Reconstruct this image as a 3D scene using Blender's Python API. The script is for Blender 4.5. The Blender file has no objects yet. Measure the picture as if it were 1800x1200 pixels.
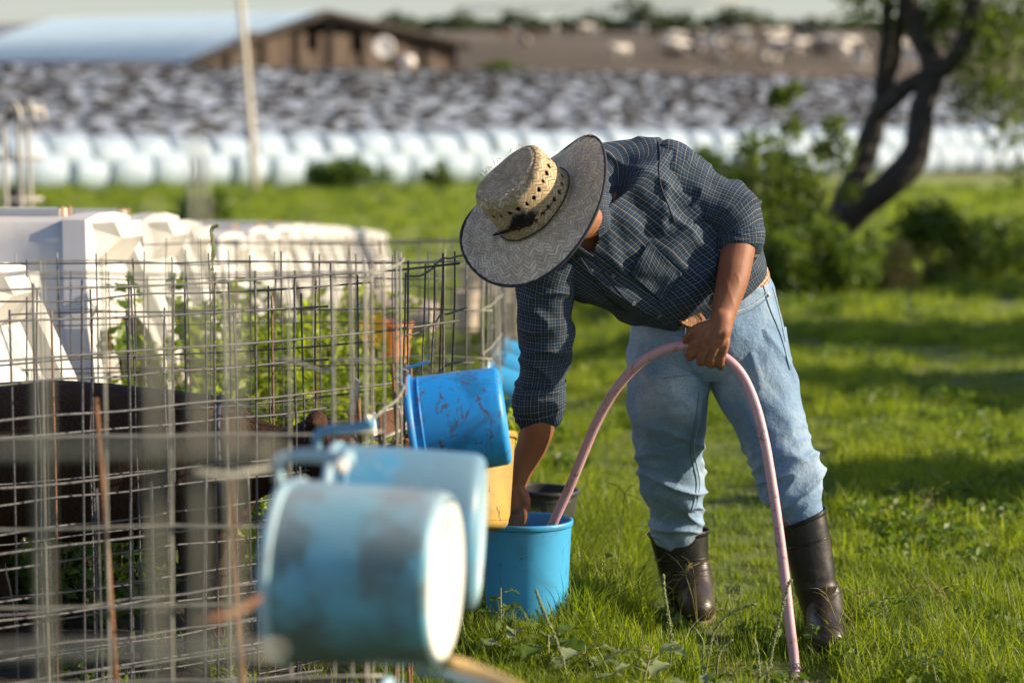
import bpy, math, random
import numpy as np
from mathutils import Vector, Matrix, noise
from mathutils.bvhtree import BVHTree
R = math.radians
random.seed(11); rng = np.random.default_rng(11)
scene = bpy.context.scene
COL = scene.collection

# ------------------------------------------------------------------ camera
CAM_H = 1.33; FPX = 4250.0; PITCH = math.atan(355/FPX)
cd = bpy.data.cameras.new('camera'); cam = bpy.data.objects.new('camera', cd); COL.objects.link(cam)
cam.location = (0, 0, CAM_H); cam.rotation_euler = (R(90)-PITCH, 0, 0)
cd.sensor_width = 36; cd.lens = FPX/1800*36; cd.clip_start = .05; cd.clip_end = 6000
cd.dof.use_dof = True; cd.dof.focus_distance = 6.16; cd.dof.aperture_fstop = 2.4; cd.dof.aperture_blades = 0
scene.camera = cam
# ------------------------------------------------------------------ light
SUN_AZ, SUN_EL = R(92.5), R(24)
world = bpy.data.worlds.new('World'); scene.world = world; world.use_nodes = True
wn = world.node_tree; wn.nodes.clear()
sky = wn.nodes.new('ShaderNodeTexSky'); sky.sky_type = 'NISHITA'; sky.sun_disc = False
sky.sun_elevation = SUN_EL; sky.sun_rotation = SUN_AZ; sky.air_density = 1.0; sky.dust_density = .8; sky.ozone_density = 1.0
bg = wn.nodes.new('ShaderNodeBackground'); bg.inputs['Strength'].default_value = .082
wo = wn.nodes.new('ShaderNodeOutputWorld')
tint = wn.nodes.new('ShaderNodeMix'); tint.data_type = 'RGBA'; tint.blend_type = 'MULTIPLY'; tint.inputs[0].default_value = 1; tint.inputs[7].default_value = (1.03, .97, 1.06, 1)
wn.links.new(sky.outputs[0], tint.inputs[6]); wn.links.new(tint.outputs[2], bg.inputs[0]); wn.links.new(bg.outputs[0], wo.inputs[0])
sd = bpy.data.lights.new('sun', 'SUN'); sd.energy = 5.0; sd.angle = R(.55); sd.color = (1, .82, .585)
sun = bpy.data.objects.new('sun', sd); COL.objects.link(sun)
SUNV = Vector((math.cos(SUN_EL)*math.sin(SUN_AZ), math.cos(SUN_EL)*math.cos(SUN_AZ), math.sin(SUN_EL)))
sun.rotation_euler = SUNV.to_track_quat('Z', 'Y').to_euler(); sun.location = (20, 5, 10)
scene.view_settings.view_transform = 'Standard'; scene.view_settings.look = 'None'
scene.view_settings.exposure = .80; scene.view_settings.gamma = 1
scene.render.engine = 'CYCLES'
scene.cycles.max_bounces = 6; scene.cycles.transparent_max_bounces = 6; scene.cycles.transmission_bounces = 4

# ------------------------------------------------------------------ helpers
def W(px, py, Y):
    """the place at depth Y that stands at a given spot of the view"""
    c, s = math.cos(PITCH), math.sin(PITCH)
    a, b = (px-900)/FPX, -(py-600)/FPX
    d = Vector((a, c+b*s, -s+b*c)); d *= Y/d.y
    return Vector((d.x, d.y, d.z+CAM_H))
def sm(a, b, x): 
    t = min(1, max(0, (x-a)/(b-a))); return t*t*(3-2*t)
def terrain(x, y):
    k = np.interp(y, [0, 70, 78, 112, 140, 200, 300, 450, 900, 4000], [0, 0, .6, 4.0, 5.1, 6.7, 14.4, 20.4, 21, 21])
    t = y-(62+(min(62, max(-35, x))+13.1)*1.108); k *= sm(30, 46, t); k += .055*math.exp(-((x-.03)**2+(y-6.28)**2)/.09)
    dip = .68*sm(7.2, 23, y)*(1-sm(26, 36, y))*(1-sm(-.9, 1.6, x))
    return float(k - dip)

def link(o, parent=None):
    COL.objects.link(o)
    if parent is not None: o.parent = parent
    return o
def wpos(o):
    p = Vector((0, 0, 0))
    while o is not None: p += o.location; o = o.parent
    return p
def tag(o, label=None, cat=None, group=None, kind=None):
    if label: o['label'] = label
    if cat: o['category'] = cat
    if group: o['group'] = group
    if kind: o['kind'] = kind
    return o
def thing(name, label, cat, loc, group=None, rz=0):
    o = bpy.data.objects.new(name, None); o.empty_display_size = .1; link(o)
    o.location = loc; o.rotation_euler = (0, 0, rz)
    return tag(o, label, cat, group)
ORD = 'first second third fourth fifth sixth seventh eighth ninth tenth eleventh twelfth thirteenth fourteenth fifteenth sixteenth seventeenth eighteenth nineteenth twentieth'.split()
def ordinal(i):
    if i < 20: return ORD[i]
    t, u = divmod(i+1, 10); w = {2: 'twent', 3: 'thirt', 4: 'fort'}[t]
    return w+'ieth' if u == 0 else w+'y-'+ORD[u-1]
def number_off(objs, fmt, pos=None):
    """tell alike things apart by their place in the row as seen"""
    pos = pos or (lambda o: o.location.x/o.location.y)
    vis = sorted([o for o in objs if 0 <= 900+FPX*o.location.x/o.location.y <= 1800], key=pos); n = len(vis)
    for i, o in enumerate(vis): o['label'] = fmt.format(ordinal(i), 'left') if i < (n+1)//2 else fmt.format(ordinal(n-1-i), 'right')
def mesh_data(name, v, f, mat=None, uv=None, smooth=True, mats=None, midx=None):
    v = np.asarray(v, dtype=np.float32).reshape(-1, 3)
    me = bpy.data.meshes.new(name)
    if isinstance(f, np.ndarray):
        n = f.shape[1]; m = f.shape[0]
        me.vertices.add(len(v)); me.vertices.foreach_set('co', v.ravel())
        me.loops.add(n*m); me.loops.foreach_set('vertex_index', f.astype(np.int32).ravel())
        me.polygons.add(m); me.polygons.foreach_set('loop_start', np.arange(0, n*m, n, dtype=np.int32))
        me.update(calc_edges=True)
    else:
        me.from_pydata(v.tolist(), [], [tuple(int(i) for i in q) for q in f])
    if uv is not None:
        ul = me.uv_layers.new(name='uv')
        li = np.zeros(len(me.loops), dtype=np.int32); me.loops.foreach_get('vertex_index', li)
        ul.data.foreach_set('uv', np.asarray(uv, dtype=np.float32)[li].ravel())
    if smooth: me.polygons.foreach_set('use_smooth', np.ones(len(me.polygons), dtype=bool))
    for m in (mats or ([mat] if mat else [])): me.materials.append(m)
    if midx is not None: me.polygons.foreach_set('material_index', np.asarray(midx, dtype=np.int32))
    me.update()
    return me
def mk(name, v, f, mat=None, parent=None, uv=None, smooth=True, origin=None, mats=None, midx=None):
    """world-space vertices -> one mesh object (child of parent, or top-level with its origin at its base)"""
    v = np.asarray(v, dtype=np.float32).reshape(-1, 3)
    if parent is not None: o0 = np.array(wpos(parent))
    elif origin is not None: o0 = np.array(origin)
    else:
        lo, hi = v.min(0), v.max(0); o0 = np.array([(lo[0]+hi[0])/2, (lo[1]+hi[1])/2, lo[2]])
    o = bpy.data.objects.new(name, mesh_data(name, v-o0, f, mat, uv, smooth, mats, midx))
    link(o, parent)
    if parent is None: o.location = o0
    return o
def lmk(name, v, f, mat, parent, smooth=False, **k):
    """vertices already local to the parent"""
    o = bpy.data.objects.new(name, mesh_data(name, v, f, mat, smooth=smooth, **k)); return link(o, parent)
def join(*gs):
    V, F, n = [], [], 0
    for v, f in gs:
        v = np.asarray(v).reshape(-1, 3); V.append(v)
        F += [tuple(int(i)+n for i in q) for q in f]; n += len(v)
    return np.concatenate(V), F
def box(cx, cy, cz, sx, sy, sz, rz=0, rx=0, ry=0):
    M = Matrix.Rotation(rz, 3, 'Z') @ Matrix.Rotation(ry, 3, 'Y') @ Matrix.Rotation(rx, 3, 'X')
    v = [M @ Vector((x*sx/2, y*sy/2, z*sz/2)) + Vector((cx, cy, cz)) for x in (-1, 1) for y in (-1, 1) for z in (-1, 1)]
    return [tuple(p) for p in v], [(0, 1, 3, 2), (4, 6, 7, 5), (0, 4, 5, 1), (2, 3, 7, 6), (0, 2, 6, 4), (1, 5, 7, 3)]
def catmull(P, n):
    """P (k,d) -> n samples"""
    P = np.asarray(P, float); k = len(P)
    if k == 2:
        t = np.linspace(0, 1, n)[:, None]; return P[0]*(1-t)+P[1]*t
    E = np.vstack([2*P[0]-P[1], P, 2*P[-1]-P[-2]])
    t = np.linspace(0, k-1-1e-9, n); i = t.astype(int); u = (t-i)[:, None]
    a, b, c, d = E[i], E[i+1], E[i+2], E[i+3]
    return .5*((2*b)+(-a+c)*u+(2*a-5*b+4*c-d)*u*u+(-a+3*b-3*c+d)*u**3)
def tube(pts, rad, seg=8, n=None, caps=True):
    P = catmull([tuple(p) for p in pts], n or len(pts)) if n else np.array([tuple(p) for p in pts], float)
    m = len(P)
    r = np.full(m, rad, float) if np.isscalar(rad) else np.interp(np.linspace(0, 1, m), np.linspace(0, 1, len(rad)), rad)
    T = np.gradient(P, axis=0); T /= np.linalg.norm(T, axis=1)[:, None]+1e-12
    ref = np.array([0, 0, 1.]) if abs(T[0][2]) < .9 else np.array([1., 0, 0])
    N = np.cross(T[0], ref); N /= np.linalg.norm(N); V = []
    for i in range(m):
        N = N - T[i]*np.dot(N, T[i]); N /= np.linalg.norm(N)+1e-12
        B = np.cross(T[i], N)
        for j in range(seg):
            a = 2*math.pi*j/seg; V.append(P[i]+(N*math.cos(a)+B*math.sin(a))*r[i])
    F = []
    for i in range(m-1):
        for j in range(seg):
            k = (j+1) % seg; F.append((i*seg+j, i*seg+k, (i+1)*seg+k, (i+1)*seg+j))
    if caps:
        F.append(tuple(range(seg))[::-1]); F.append(tuple((m-1)*seg+j for j in range(seg)))
    return np.array(V), F
def lathe(prof, seg=32, M=None, closed=False):
    V = []; F = []
    for r, z in prof:
        for j in range(seg):
            a = 2*math.pi*j/seg; V.append((r*math.cos(a), r*math.sin(a), z))
    m = len(prof)
    for i in range(m-1 if not closed else m):
        for j in range(seg):
            k = (j+1) % seg; i2 = (i+1) % m
            F.append((i*seg+j, i*seg+k, i2*seg+k, i2*seg+j))
    V = np.array(V)
    if M is not None: V = V @ np.array(M.to_3x3()).T + np.array(M.translation)
    return V, F
def frame(c, z, x=(1, 0, 0)):
    z = Vector(z).normalized(); x = Vector(x); x = Vector((0, 1, 0)) if abs(x.normalized().dot(z)) > .99 else x; x = (x-z*x.dot(z)).normalized(); y = z.cross(x)
    M = Matrix((x, y, z)).transposed().to_4x4(); M.translation = Vector(c); return M
class Loft:
    """rings: (c, u, v[, p]) -> grid of na x nl points with metre UVs"""
    def __init__(s, rings, na=96, nl=120, caps=False):
        A = np.array([list(r[0])+list(r[1])+list(r[2])+[r[3] if len(r) > 3 else 2.2] for r in rings], float)
        G = catmull(A, nl); th = np.linspace(0, 2*math.pi, na, endpoint=False)
        c, u, v, p = G[:, 0:3], G[:, 3:6], G[:, 6:9], G[:, 9]
        ct, st = np.cos(th), np.sin(th)
        e = (2/p)[:, None]
        C = np.sign(ct)*np.abs(ct)**e; S = np.sign(st)*np.abs(st)**e
        s.P = c[:, None, :]+u[:, None, :]*C[..., None]+v[:, None, :]*S[..., None]
        s.na, s.nl, s.th, s.c = na, nl, th, c
        L = np.concatenate([[0], np.cumsum(np.linalg.norm(np.diff(c, axis=0), axis=1))])
        rm = np.mean([np.linalg.norm(u, axis=1).mean(), np.linalg.norm(v, axis=1).mean()])
        s.V = np.repeat(L[:, None], na+1, 1); s.U = np.repeat((np.linspace(0, 2*math.pi, na+1)*rm)[None], nl, 0)
        s.t = np.repeat(np.linspace(0, 1, nl)[:, None], na, 1)
    def normals(s):
        du = np.roll(s.P, -1, 1)-np.roll(s.P, 1, 1); dv = np.gradient(s.P, axis=0)
        n = np.cross(du, dv); n /= np.linalg.norm(n, axis=2)[..., None]+1e-9
        out = s.P-s.c[:, None, :]
        n *= np.sign((n*out).sum(2).mean()); return n
    def displace(s, fn):
        n = s.normals(); D = np.zeros((s.nl, s.na))
        for i in range(s.nl):
            for j in range(s.na): D[i, j] = fn(s.P[i, j], s.t[i, j], s.th[j])
        s.P = s.P+n*D[..., None]; return s
    def mesh(s, cap=(False, False)):
        P = np.concatenate([s.P, s.P[:, :1]], 1); na = s.na+1
        V = P.reshape(-1, 3); uv = np.stack([s.U, s.V], 2).reshape(-1, 2)
        i, j = np.meshgrid(np.arange(s.nl-1), np.arange(na-1), indexing='ij')
        F = np.stack([i*na+j, i*na+j+1, (i+1)*na+j+1, (i+1)*na+j], 2).reshape(-1, 4)
        n0 = np.cross(V[F[:, 1]]-V[F[:, 0]], V[F[:, 3]]-V[F[:, 0]]); cc = np.repeat(s.c[:-1], na-1, 0)
        if (n0*(V[F[:, 0]]-cc)).sum() < 0: F = F[:, ::-1]
        F = [tuple(q) for q in F.tolist()]
        if cap[0]: F.append(tuple(range(s.na))[::-1])
        if cap[1]: F.append(tuple((s.nl-1)*na+j for j in range(s.na)))
        return V, F, uv
def rings_tb(L, flip=1):
    """rings from pairs of outline points (px,py,Y) x2 plus half thickness"""
    T = [W(*a[0]) for a in L]; B = [W(*a[1]) for a in L]
    C = [(t+b)/2 for t, b in zip(T, B)]; out = []
    for i, a in enumerate(L):
        ax = (C[min(i+1, len(C)-1)]-C[max(i-1, 0)]).normalized(); u = (T[i]-B[i])/2
        v = ax.cross(u.normalized()).normalized()*a[2]*flip
        out.append((C[i], u, v, a[3] if len(a) > 3 else 2.2))
    return out
def nz(p, s, o=0): return noise.noise(Vector((p[0]*s[0]+o, p[1]*s[1]+o*1.7, p[2]*s[2]-o)))
def ridg(p, d, hi, lo, o=0):
    """creases that run across direction d: high frequency along d, low across"""
    d = Vector(d); q = Vector(p); a = q.dot(d); q2 = (q-d*a)*lo+d*a*hi+Vector((o, o*2.3, -o))
    n = noise.noise(q2); return 1-abs(n)*2.6

# ------------------------------------------------------------------ materials
def mat(name): 
    m = bpy.data.materials.new(name); m.use_nodes = True; nt = m.node_tree
    b = nt.nodes['Principled BSDF']; return m, nt, b
def N(nt, t, **k):
    n = nt.nodes.new(t)
    for a, b in k.items():
        if a.startswith('i_'): n.inputs[a[2:].replace('_', ' ')].default_value = b
        else: setattr(n, a, b)
    return n
def coords(nt, kind='Object', scale=None):
    c = N(nt, 'ShaderNodeTexCoord').outputs[kind]
    if scale is not None:
        mp = N(nt, 'ShaderNodeMapping'); mp.inputs['Scale'].default_value = scale; nt.links.new(c, mp.inputs[0]); return mp.outputs[0]
    return c
def noi(nt, co, scale, detail=4, rough=.55, dist=0):
    n = N(nt, 'ShaderNodeTexNoise'); n.inputs['Scale'].default_value = scale; n.inputs['Detail'].default_value = detail
    n.inputs['Roughness'].default_value = rough; n.inputs['Distortion'].default_value = dist
    if co is not None: nt.links.new(co, n.inputs['Vector'])
    return n.outputs['Fac']
def ramp(nt, fac, stops, interp='LINEAR'):
    r = N(nt, 'ShaderNodeValToRGB'); r.color_ramp.interpolation = interp; e = r.color_ramp.elements
    while len(e) < len(stops): e.new(.5)
    for i, (p, c) in enumerate(stops):
        e[i].position = p; e[i].color = (*c, 1) if not np.isscalar(c) else (c, c, c, 1)
    nt.links.new(fac, r.inputs[0]); return r.outputs[0]
def mixc(nt, fac, a, b, mode='MIX'):
    m = N(nt, 'ShaderNodeMix', data_type='RGBA', blend_type=mode)
    for s, x in ((0, fac), (6, a), (7, b)):
        if hasattr(x, 'links') or isinstance(x, bpy.types.NodeSocket): nt.links.new(x, m.inputs[s])
        else: m.inputs[s].default_value = x if s == 0 else (*x, 1)
    return m.outputs[2]
def math_(nt, op, a, b=None, clamp=False):
    m = N(nt, 'ShaderNodeMath', operation=op); m.use_clamp = clamp
    for i, x in enumerate((a, b)):
        if x is None: continue
        if isinstance(x, bpy.types.NodeSocket): nt.links.new(x, m.inputs[i])
        else: m.inputs[i].default_value = x
    return m.outputs[0]
def bump(nt, b, h, strength=.3, dist=.01):
    n = N(nt, 'ShaderNodeBump'); n.inputs['Strength'].default_value = strength; n.inputs['Distance'].default_value = dist
    nt.links.new(h, n.inputs['Height']); nt.links.new(n.outputs[0], b.inputs['Normal'])
def simple(name, c1, c2=None, scale=8, rough=.6, bmp=0, metal=0, spots=None, spot_scale=5, spot_pos=(.58, .66), kind='Object', bdist=.01, spec=None):
    m, nt, b = mat(name); co = coords(nt, kind)
    out = ramp(nt, noi(nt, co, scale, 5), [(.3, c1), (.7, c2 or c1)])
    if spots is not None:
        k = ramp(nt, noi(nt, co, spot_scale, 6, .7, .6), [(spot_pos[0], 0.), (spot_pos[1], 1.)])
        out = mixc(nt, k, out, spots)
    nt.links.new(out, b.inputs['Base Color']); b.inputs['Roughness'].default_value = rough; b.inputs['Metallic'].default_value = metal
    if spec is not None: b.inputs['Specular IOR Level'].default_value = spec
    if bmp: bump(nt, b, noi(nt, co, scale*4, 5), bmp, bdist)
    return m
def leaf_mat(name, c1, c2, scale=3, trans=.45, rough=.5):
    m, nt, b = mat(name); oi = N(nt, 'ShaderNodeObjectInfo'); g = N(nt, 'ShaderNodeNewGeometry')
    col = ramp(nt, noi(nt, g.outputs['Position'], scale, 3), [(.3, c1), (.7, c2)])
    rr = ramp(nt, g.outputs['Random Per Island'], [(0, .7), (1, 1.25)]); col = mixc(nt, 1., col, rr, 'MULTIPLY')
    nt.links.new(col, b.inputs['Base Color']); b.inputs['Roughness'].default_value = rough
    t = N(nt, 'ShaderNodeBsdfTranslucent'); c2_ = mixc(nt, 1., col, (1.5, 1.5, .5), 'MULTIPLY'); nt.links.new(c2_, t.inputs[0])
    mx = N(nt, 'ShaderNodeMixShader'); mx.inputs[0].default_value = trans
    nt.links.new(b.outputs[0], mx.inputs[1]); nt.links.new(t.outputs[0], mx.inputs[2])
    nt.links.new(mx.outputs[0], nt.nodes['Material Output'].inputs[0]); return m

M = {}
M['grass'] = leaf_mat('grass_green', (.105, .17, .015), (.19, .25, .028), 1.5, .58)
M['grass_lime'] = leaf_mat('grass_lime', (.19, .265, .022), (.30, .37, .045), 1.5, .58)
M['grass_dry'] = leaf_mat('grass_dry', (.24, .21, .08), (.34, .28, .13), 2, .35)
M['weed'] = leaf_mat('weed_leaf', (.07, .13, .02), (.14, .22, .04), 4, .45)
M['weed_grey'] = leaf_mat('weed_grey_leaf', (.15, .21, .10), (.26, .30, .17), 4, .3)
M['tree_leaf'] = leaf_mat('tree_leaf', (.07, .12, .016), (.14, .20, .025), .8, .42)
M['bush_leaf'] = leaf_mat('bush_leaf', (.06, .115, .018), (.14, .21, .03), .9, .4)
M['far_leaf'] = leaf_mat('far_tree_leaf', (.06, .09, .04), (.10, .13, .06), .1, .25)
M['bark'] = simple('bark', (.025, .022, .019), (.055, .046, .038), 12, .9, .8)
M['stem'] = simple('weed_stem', (.14, .17, .06), (.22, .2, .09), 9, .7)
M['seed'] = simple('seed_head', (.13, .19, .055), (.24, .27, .11), 60, .8)
M['wire'] = simple('galvanised_wire', (.05, .054, .062), (.11, .11, .115), 30, .5, .3, .25, spots=(.16, .08, .045), spot_scale=9, spot_pos=(.62, .7))
M['wire_rust'] = simple('rusty_wire', (.17, .075, .035), (.28, .14, .07), 40, .8, .5, .1)
M['wire_pale'] = simple('pale_wire', (.22, .22, .185), (.33, .33, .28), 20, .55, .2, .15, spots=(.30, .2, .13), spot_scale=7, spot_pos=(.6, .7))
def hutch_mat():
    m, nt, b = mat('hutch_plastic'); co = coords(nt); s = N(nt, 'ShaderNodeSeparateXYZ'); nt.links.new(co, s.inputs[0]); oi = N(nt, 'ShaderNodeObjectInfo').outputs['Random']
    c = ramp(nt, noi(nt, co, 2.4, 5), [(.3, (.56, .56, .55)), (.7, (.68, .67, .64))])
    zz = math_(nt, 'SUBTRACT', s.outputs['Z'], math_(nt, 'MULTIPLY', noi(nt, co, 5, 6, .7), .9)); k = ramp(nt, zz, [(0., .75), (.22, 0.)]); c = mixc(nt, k, c, (.33, .26, .18))
    mp = N(nt, 'ShaderNodeMapping'); mp.inputs['Scale'].default_value = (9, 9, 1.2); nt.links.new(co, mp.inputs[0]); k = ramp(nt, noi(nt, mp.outputs[0], 1.5, 6, .7), [(.55, 0.), (.75, .45)]); c = mixc(nt, k, c, (.44, .38, .29))
    nt.links.new(c, b.inputs[0]); b.inputs['Roughness'].default_value = .45; bump(nt, b, noi(nt, co, 9, 4), .1, .01); return m
M['hutch'] = hutch_mat(); M['_old'] = simple('hutch_plastic', (.60, .60, .59), (.70, .69, .67), 3, .42, .05, spots=(.52, .48, .40), spot_scale=2.5, spot_pos=(.66, .9))
M['hutch_dark'] = simple('hutch_door_shade', (.12, .10, .08), (.2, .16, .12), 5, .9)
M['knob'] = simple('vent_knob', (.2, .11, .06), (.4, .28, .18), 20, .6)
M['bale'] = simple('bale_wrap', (.27, .36, .47), (.37, .46, .55), 1.6, .6, .25, bdist=.05)
M['tyre'] = simple('tyre_rubber', (.028, .028, .03), (.06, .058, .055), 4, .75)
M['steel'] = simple('tubular_steel', (.32, .31, .29), (.45, .43, .40), 6, .5, 0, .4)
M['pole'] = simple('pole_pale', (.48, .44, .38), (.6, .56, .5), 2, .7)
M['rust_sheet'] = simple('rust_sheet', (.13, .06, .035), (.22, .11, .06), 60, .8, .4, .2)
M['zinc'] = simple('zinc_sheet', (.26, .25, .23), (.42, .41, .38), 30, .5, .2, .5, spots=(.2, .11, .06), spot_scale=14)
M['black_plastic'] = simple('black_plastic', (.02, .022, .025), (.05, .05, .055), 6, .45)
M['orange'] = simple('orange_plastic', (.62, .2, .04), (.7, .26, .06), 6, .5)
M['petal'] = simple('yellow_petal', (.75, .45, .02), (.85, .56, .03), 6, .6)

def bucket_mat(name, c1, c2, dirt, worn, amount=.55, scale=9, seed=0., wear=.6, dusty=0):
    m, nt, b = mat(name); co = coords(nt, 'Object'); mp = N(nt, 'ShaderNodeMapping'); mp.inputs['Location'].default_value = (seed, seed*2, 0)
    nt.links.new(co, mp.inputs[0]); co = mp.outputs[0]
    col = ramp(nt, noi(nt, co, 3.2, 4), [(.35, c1), (.65, c2)])
    k2 = ramp(nt, noi(nt, co, scale*1.1, 6, .6, .4), [(amount-.03, 0.), (amount+.10, .85)]); col = mixc(nt, k2, col, dirt)
    mp2 = N(nt, 'ShaderNodeMapping'); mp2.inputs['Scale'].default_value = (1, 1, .35); nt.links.new(co, mp2.inputs[0])
    k = ramp(nt, noi(nt, mp2.outputs[0], scale*4, 7, .72, 1.4), [(wear, 0.), (wear+.05, 1.)]); col = mixc(nt, k, col, worn)
    if dusty:   # years of dust settled on the upper side, algae and grime on the lower
        sz = N(nt, 'ShaderNodeSeparateXYZ'); nt.links.new(coords(nt, 'Object'), sz.inputs[0]); zz = math_(nt, 'ADD', sz.outputs['Z'], math_(nt, 'MULTIPLY', math_(nt, 'SUBTRACT', noi(nt, co, 9, 5), .5), .16))
        up = ramp(nt, zz, [(.05, 0.), (.12, .5)]); col = mixc(nt, up, col, (.36, .40, .44)); dn = ramp(nt, math_(nt, 'MULTIPLY', zz, -1.), [(.02, 0.), (.10, .8)]); col = mixc(nt, dn, col, (.11, .15, .13))
    nt.links.new(col, b.inputs['Base Color']); b.inputs['Roughness'].default_value = .42
    bump(nt, b, noi(nt, co, 40, 4), .12, .003)
    return m
M['b_front'] = bucket_mat('front_bucket_blue', (.10, .37, .52), (.22, .47, .58), (.12, .16, .15), (.38, .47, .52), .49, 9, .3, .63, 1)
M['b_second'] = bucket_mat('second_bucket_blue', (.08, .30, .50), (.20, .36, .48), (.15, .26, .34), (.24, .36, .44), .47, 6, 1.9, .60)
M['b_bright'] = bucket_mat('bright_bucket_blue', (.012, .26, .72), (.02, .31, .78), (.015, .17, .42), (.09, .07, .09), .52, 10, .75, .555)
M['b_ground'] = bucket_mat('ground_bucket_blue', (.035, .30, .60), (.05, .34, .64), (.05, .25, .45), (.04, .14, .25), .54, 9, 4.1, .61)
M['b_yellow'] = bucket_mat('yellow_bucket', (.40, .25, .05), (.50, .34, .09), (.36, .25, .09), (.14, .08, .05), .5, 10, 2.2, .6)
M['b_white'] = simple('bucket_base_sunlit', (.74, .71, .66), (.84, .82, .78), 8, .5, spots=(.62, .50, .42), spot_scale=6, spot_pos=(.6, .85))  # white of the sunlit bucket base as a colour, shared by white parts
M['b_rim'] = simple('bucket_rim', (.30, .50, .60), (.42, .56, .62), 10, .5, spots=(.3, .17, .11), spot_scale=9, spot_pos=(.58, .68))
M['b_rimblue'] = simple('bucket_rim_blue', (.03, .25, .62), (.05, .30, .68), 10, .45, spots=(.22, .17, .15), spot_scale=30, spot_pos=(.62, .68))
# ------------------------------------------------------------------ ground
def build_ground():
    m, nt, b = mat('meadow_ground'); g = N(nt, 'ShaderNodeNewGeometry'); P = g.outputs['Position']
    s = N(nt, 'ShaderNodeSeparateXYZ'); nt.links.new(P, s.inputs[0])
    gr = ramp(nt, noi(nt, P, .35, 6, .6), [(.3, (.15, .22, .035)), (.52, (.24, .30, .055)), (.72, (.34, .34, .10))])
    fine = ramp(nt, noi(nt, P, 9, 4), [(.3, .55), (.7, 1.15)]); gr = mixc(nt, 1., gr, fine, 'MULTIPLY')
    soil = ramp(nt, noi(nt, P, 3, 5), [(.3, (.06, .10, .018)), (.7, (.13, .165, .03))])
    near = ramp(nt, math_(nt, 'MULTIPLY', s.outputs['Y'], 1/60), [(.2, 1.), (.5, 0.)]); gr = mixc(nt, near, gr, soil)
    dirt = ramp(nt, noi(nt, P, .06, 6, .65), [(.3, (.06, .047, .030)), (.55, (.105, .082, .055)), (.75, (.19, .165, .12))])
    kk = ramp(nt, math_(nt, 'MULTIPLY', s.outputs['Y'], 1/500), [(.17, 0.), (.2, 1.), (.8, 1.), (.88, 0.)])
    col = mixc(nt, kk, gr, dirt)
    nt.links.new(col, b.inputs['Base Color']); b.inputs['Roughness'].default_value = .95; bump(nt, b, noi(nt, P, 6, 6), .6, .04)
    xs = np.concatenate([np.linspace(-900, -40, 20), np.linspace(-36, -3, 34), np.linspace(-2.6, 8, 54), np.linspace(9, 44, 36), np.linspace(60, 1200, 22)])
    ys = np.concatenate([np.linspace(-60, 0, 6), np.linspace(.5, 14, 60), np.linspace(14.5, 40, 52), np.linspace(41, 130, 90), np.linspace(134, 460, 80), np.linspace(500, 4000, 24)])
    V = []
    for y in ys:
        for x in xs:
            z = terrain(x, y)
            if y < 60: z += .035*nz((x, y, 0), (.9, .9, 1), 3)+.015*nz((x, y, 0), (3, 3, 1), 8)
            elif y > 125: z += (y/90)*.5*nz((x, y, 0), (.02, .02, 1), 5)
            V.append((x, y, z))
    nx = len(xs); i, j = np.meshgrid(np.arange(len(ys)-1), np.arange(nx-1), indexing='ij')
    F = np.stack([i*nx+j, i*nx+j+1, (i+1)*nx+j+1, (i+1)*nx+j], 2).reshape(-1, 4)
    o = mk('ground', V, F, m, origin=(0, 0, 0)); tag(o, kind='structure')
build_ground()

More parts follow.
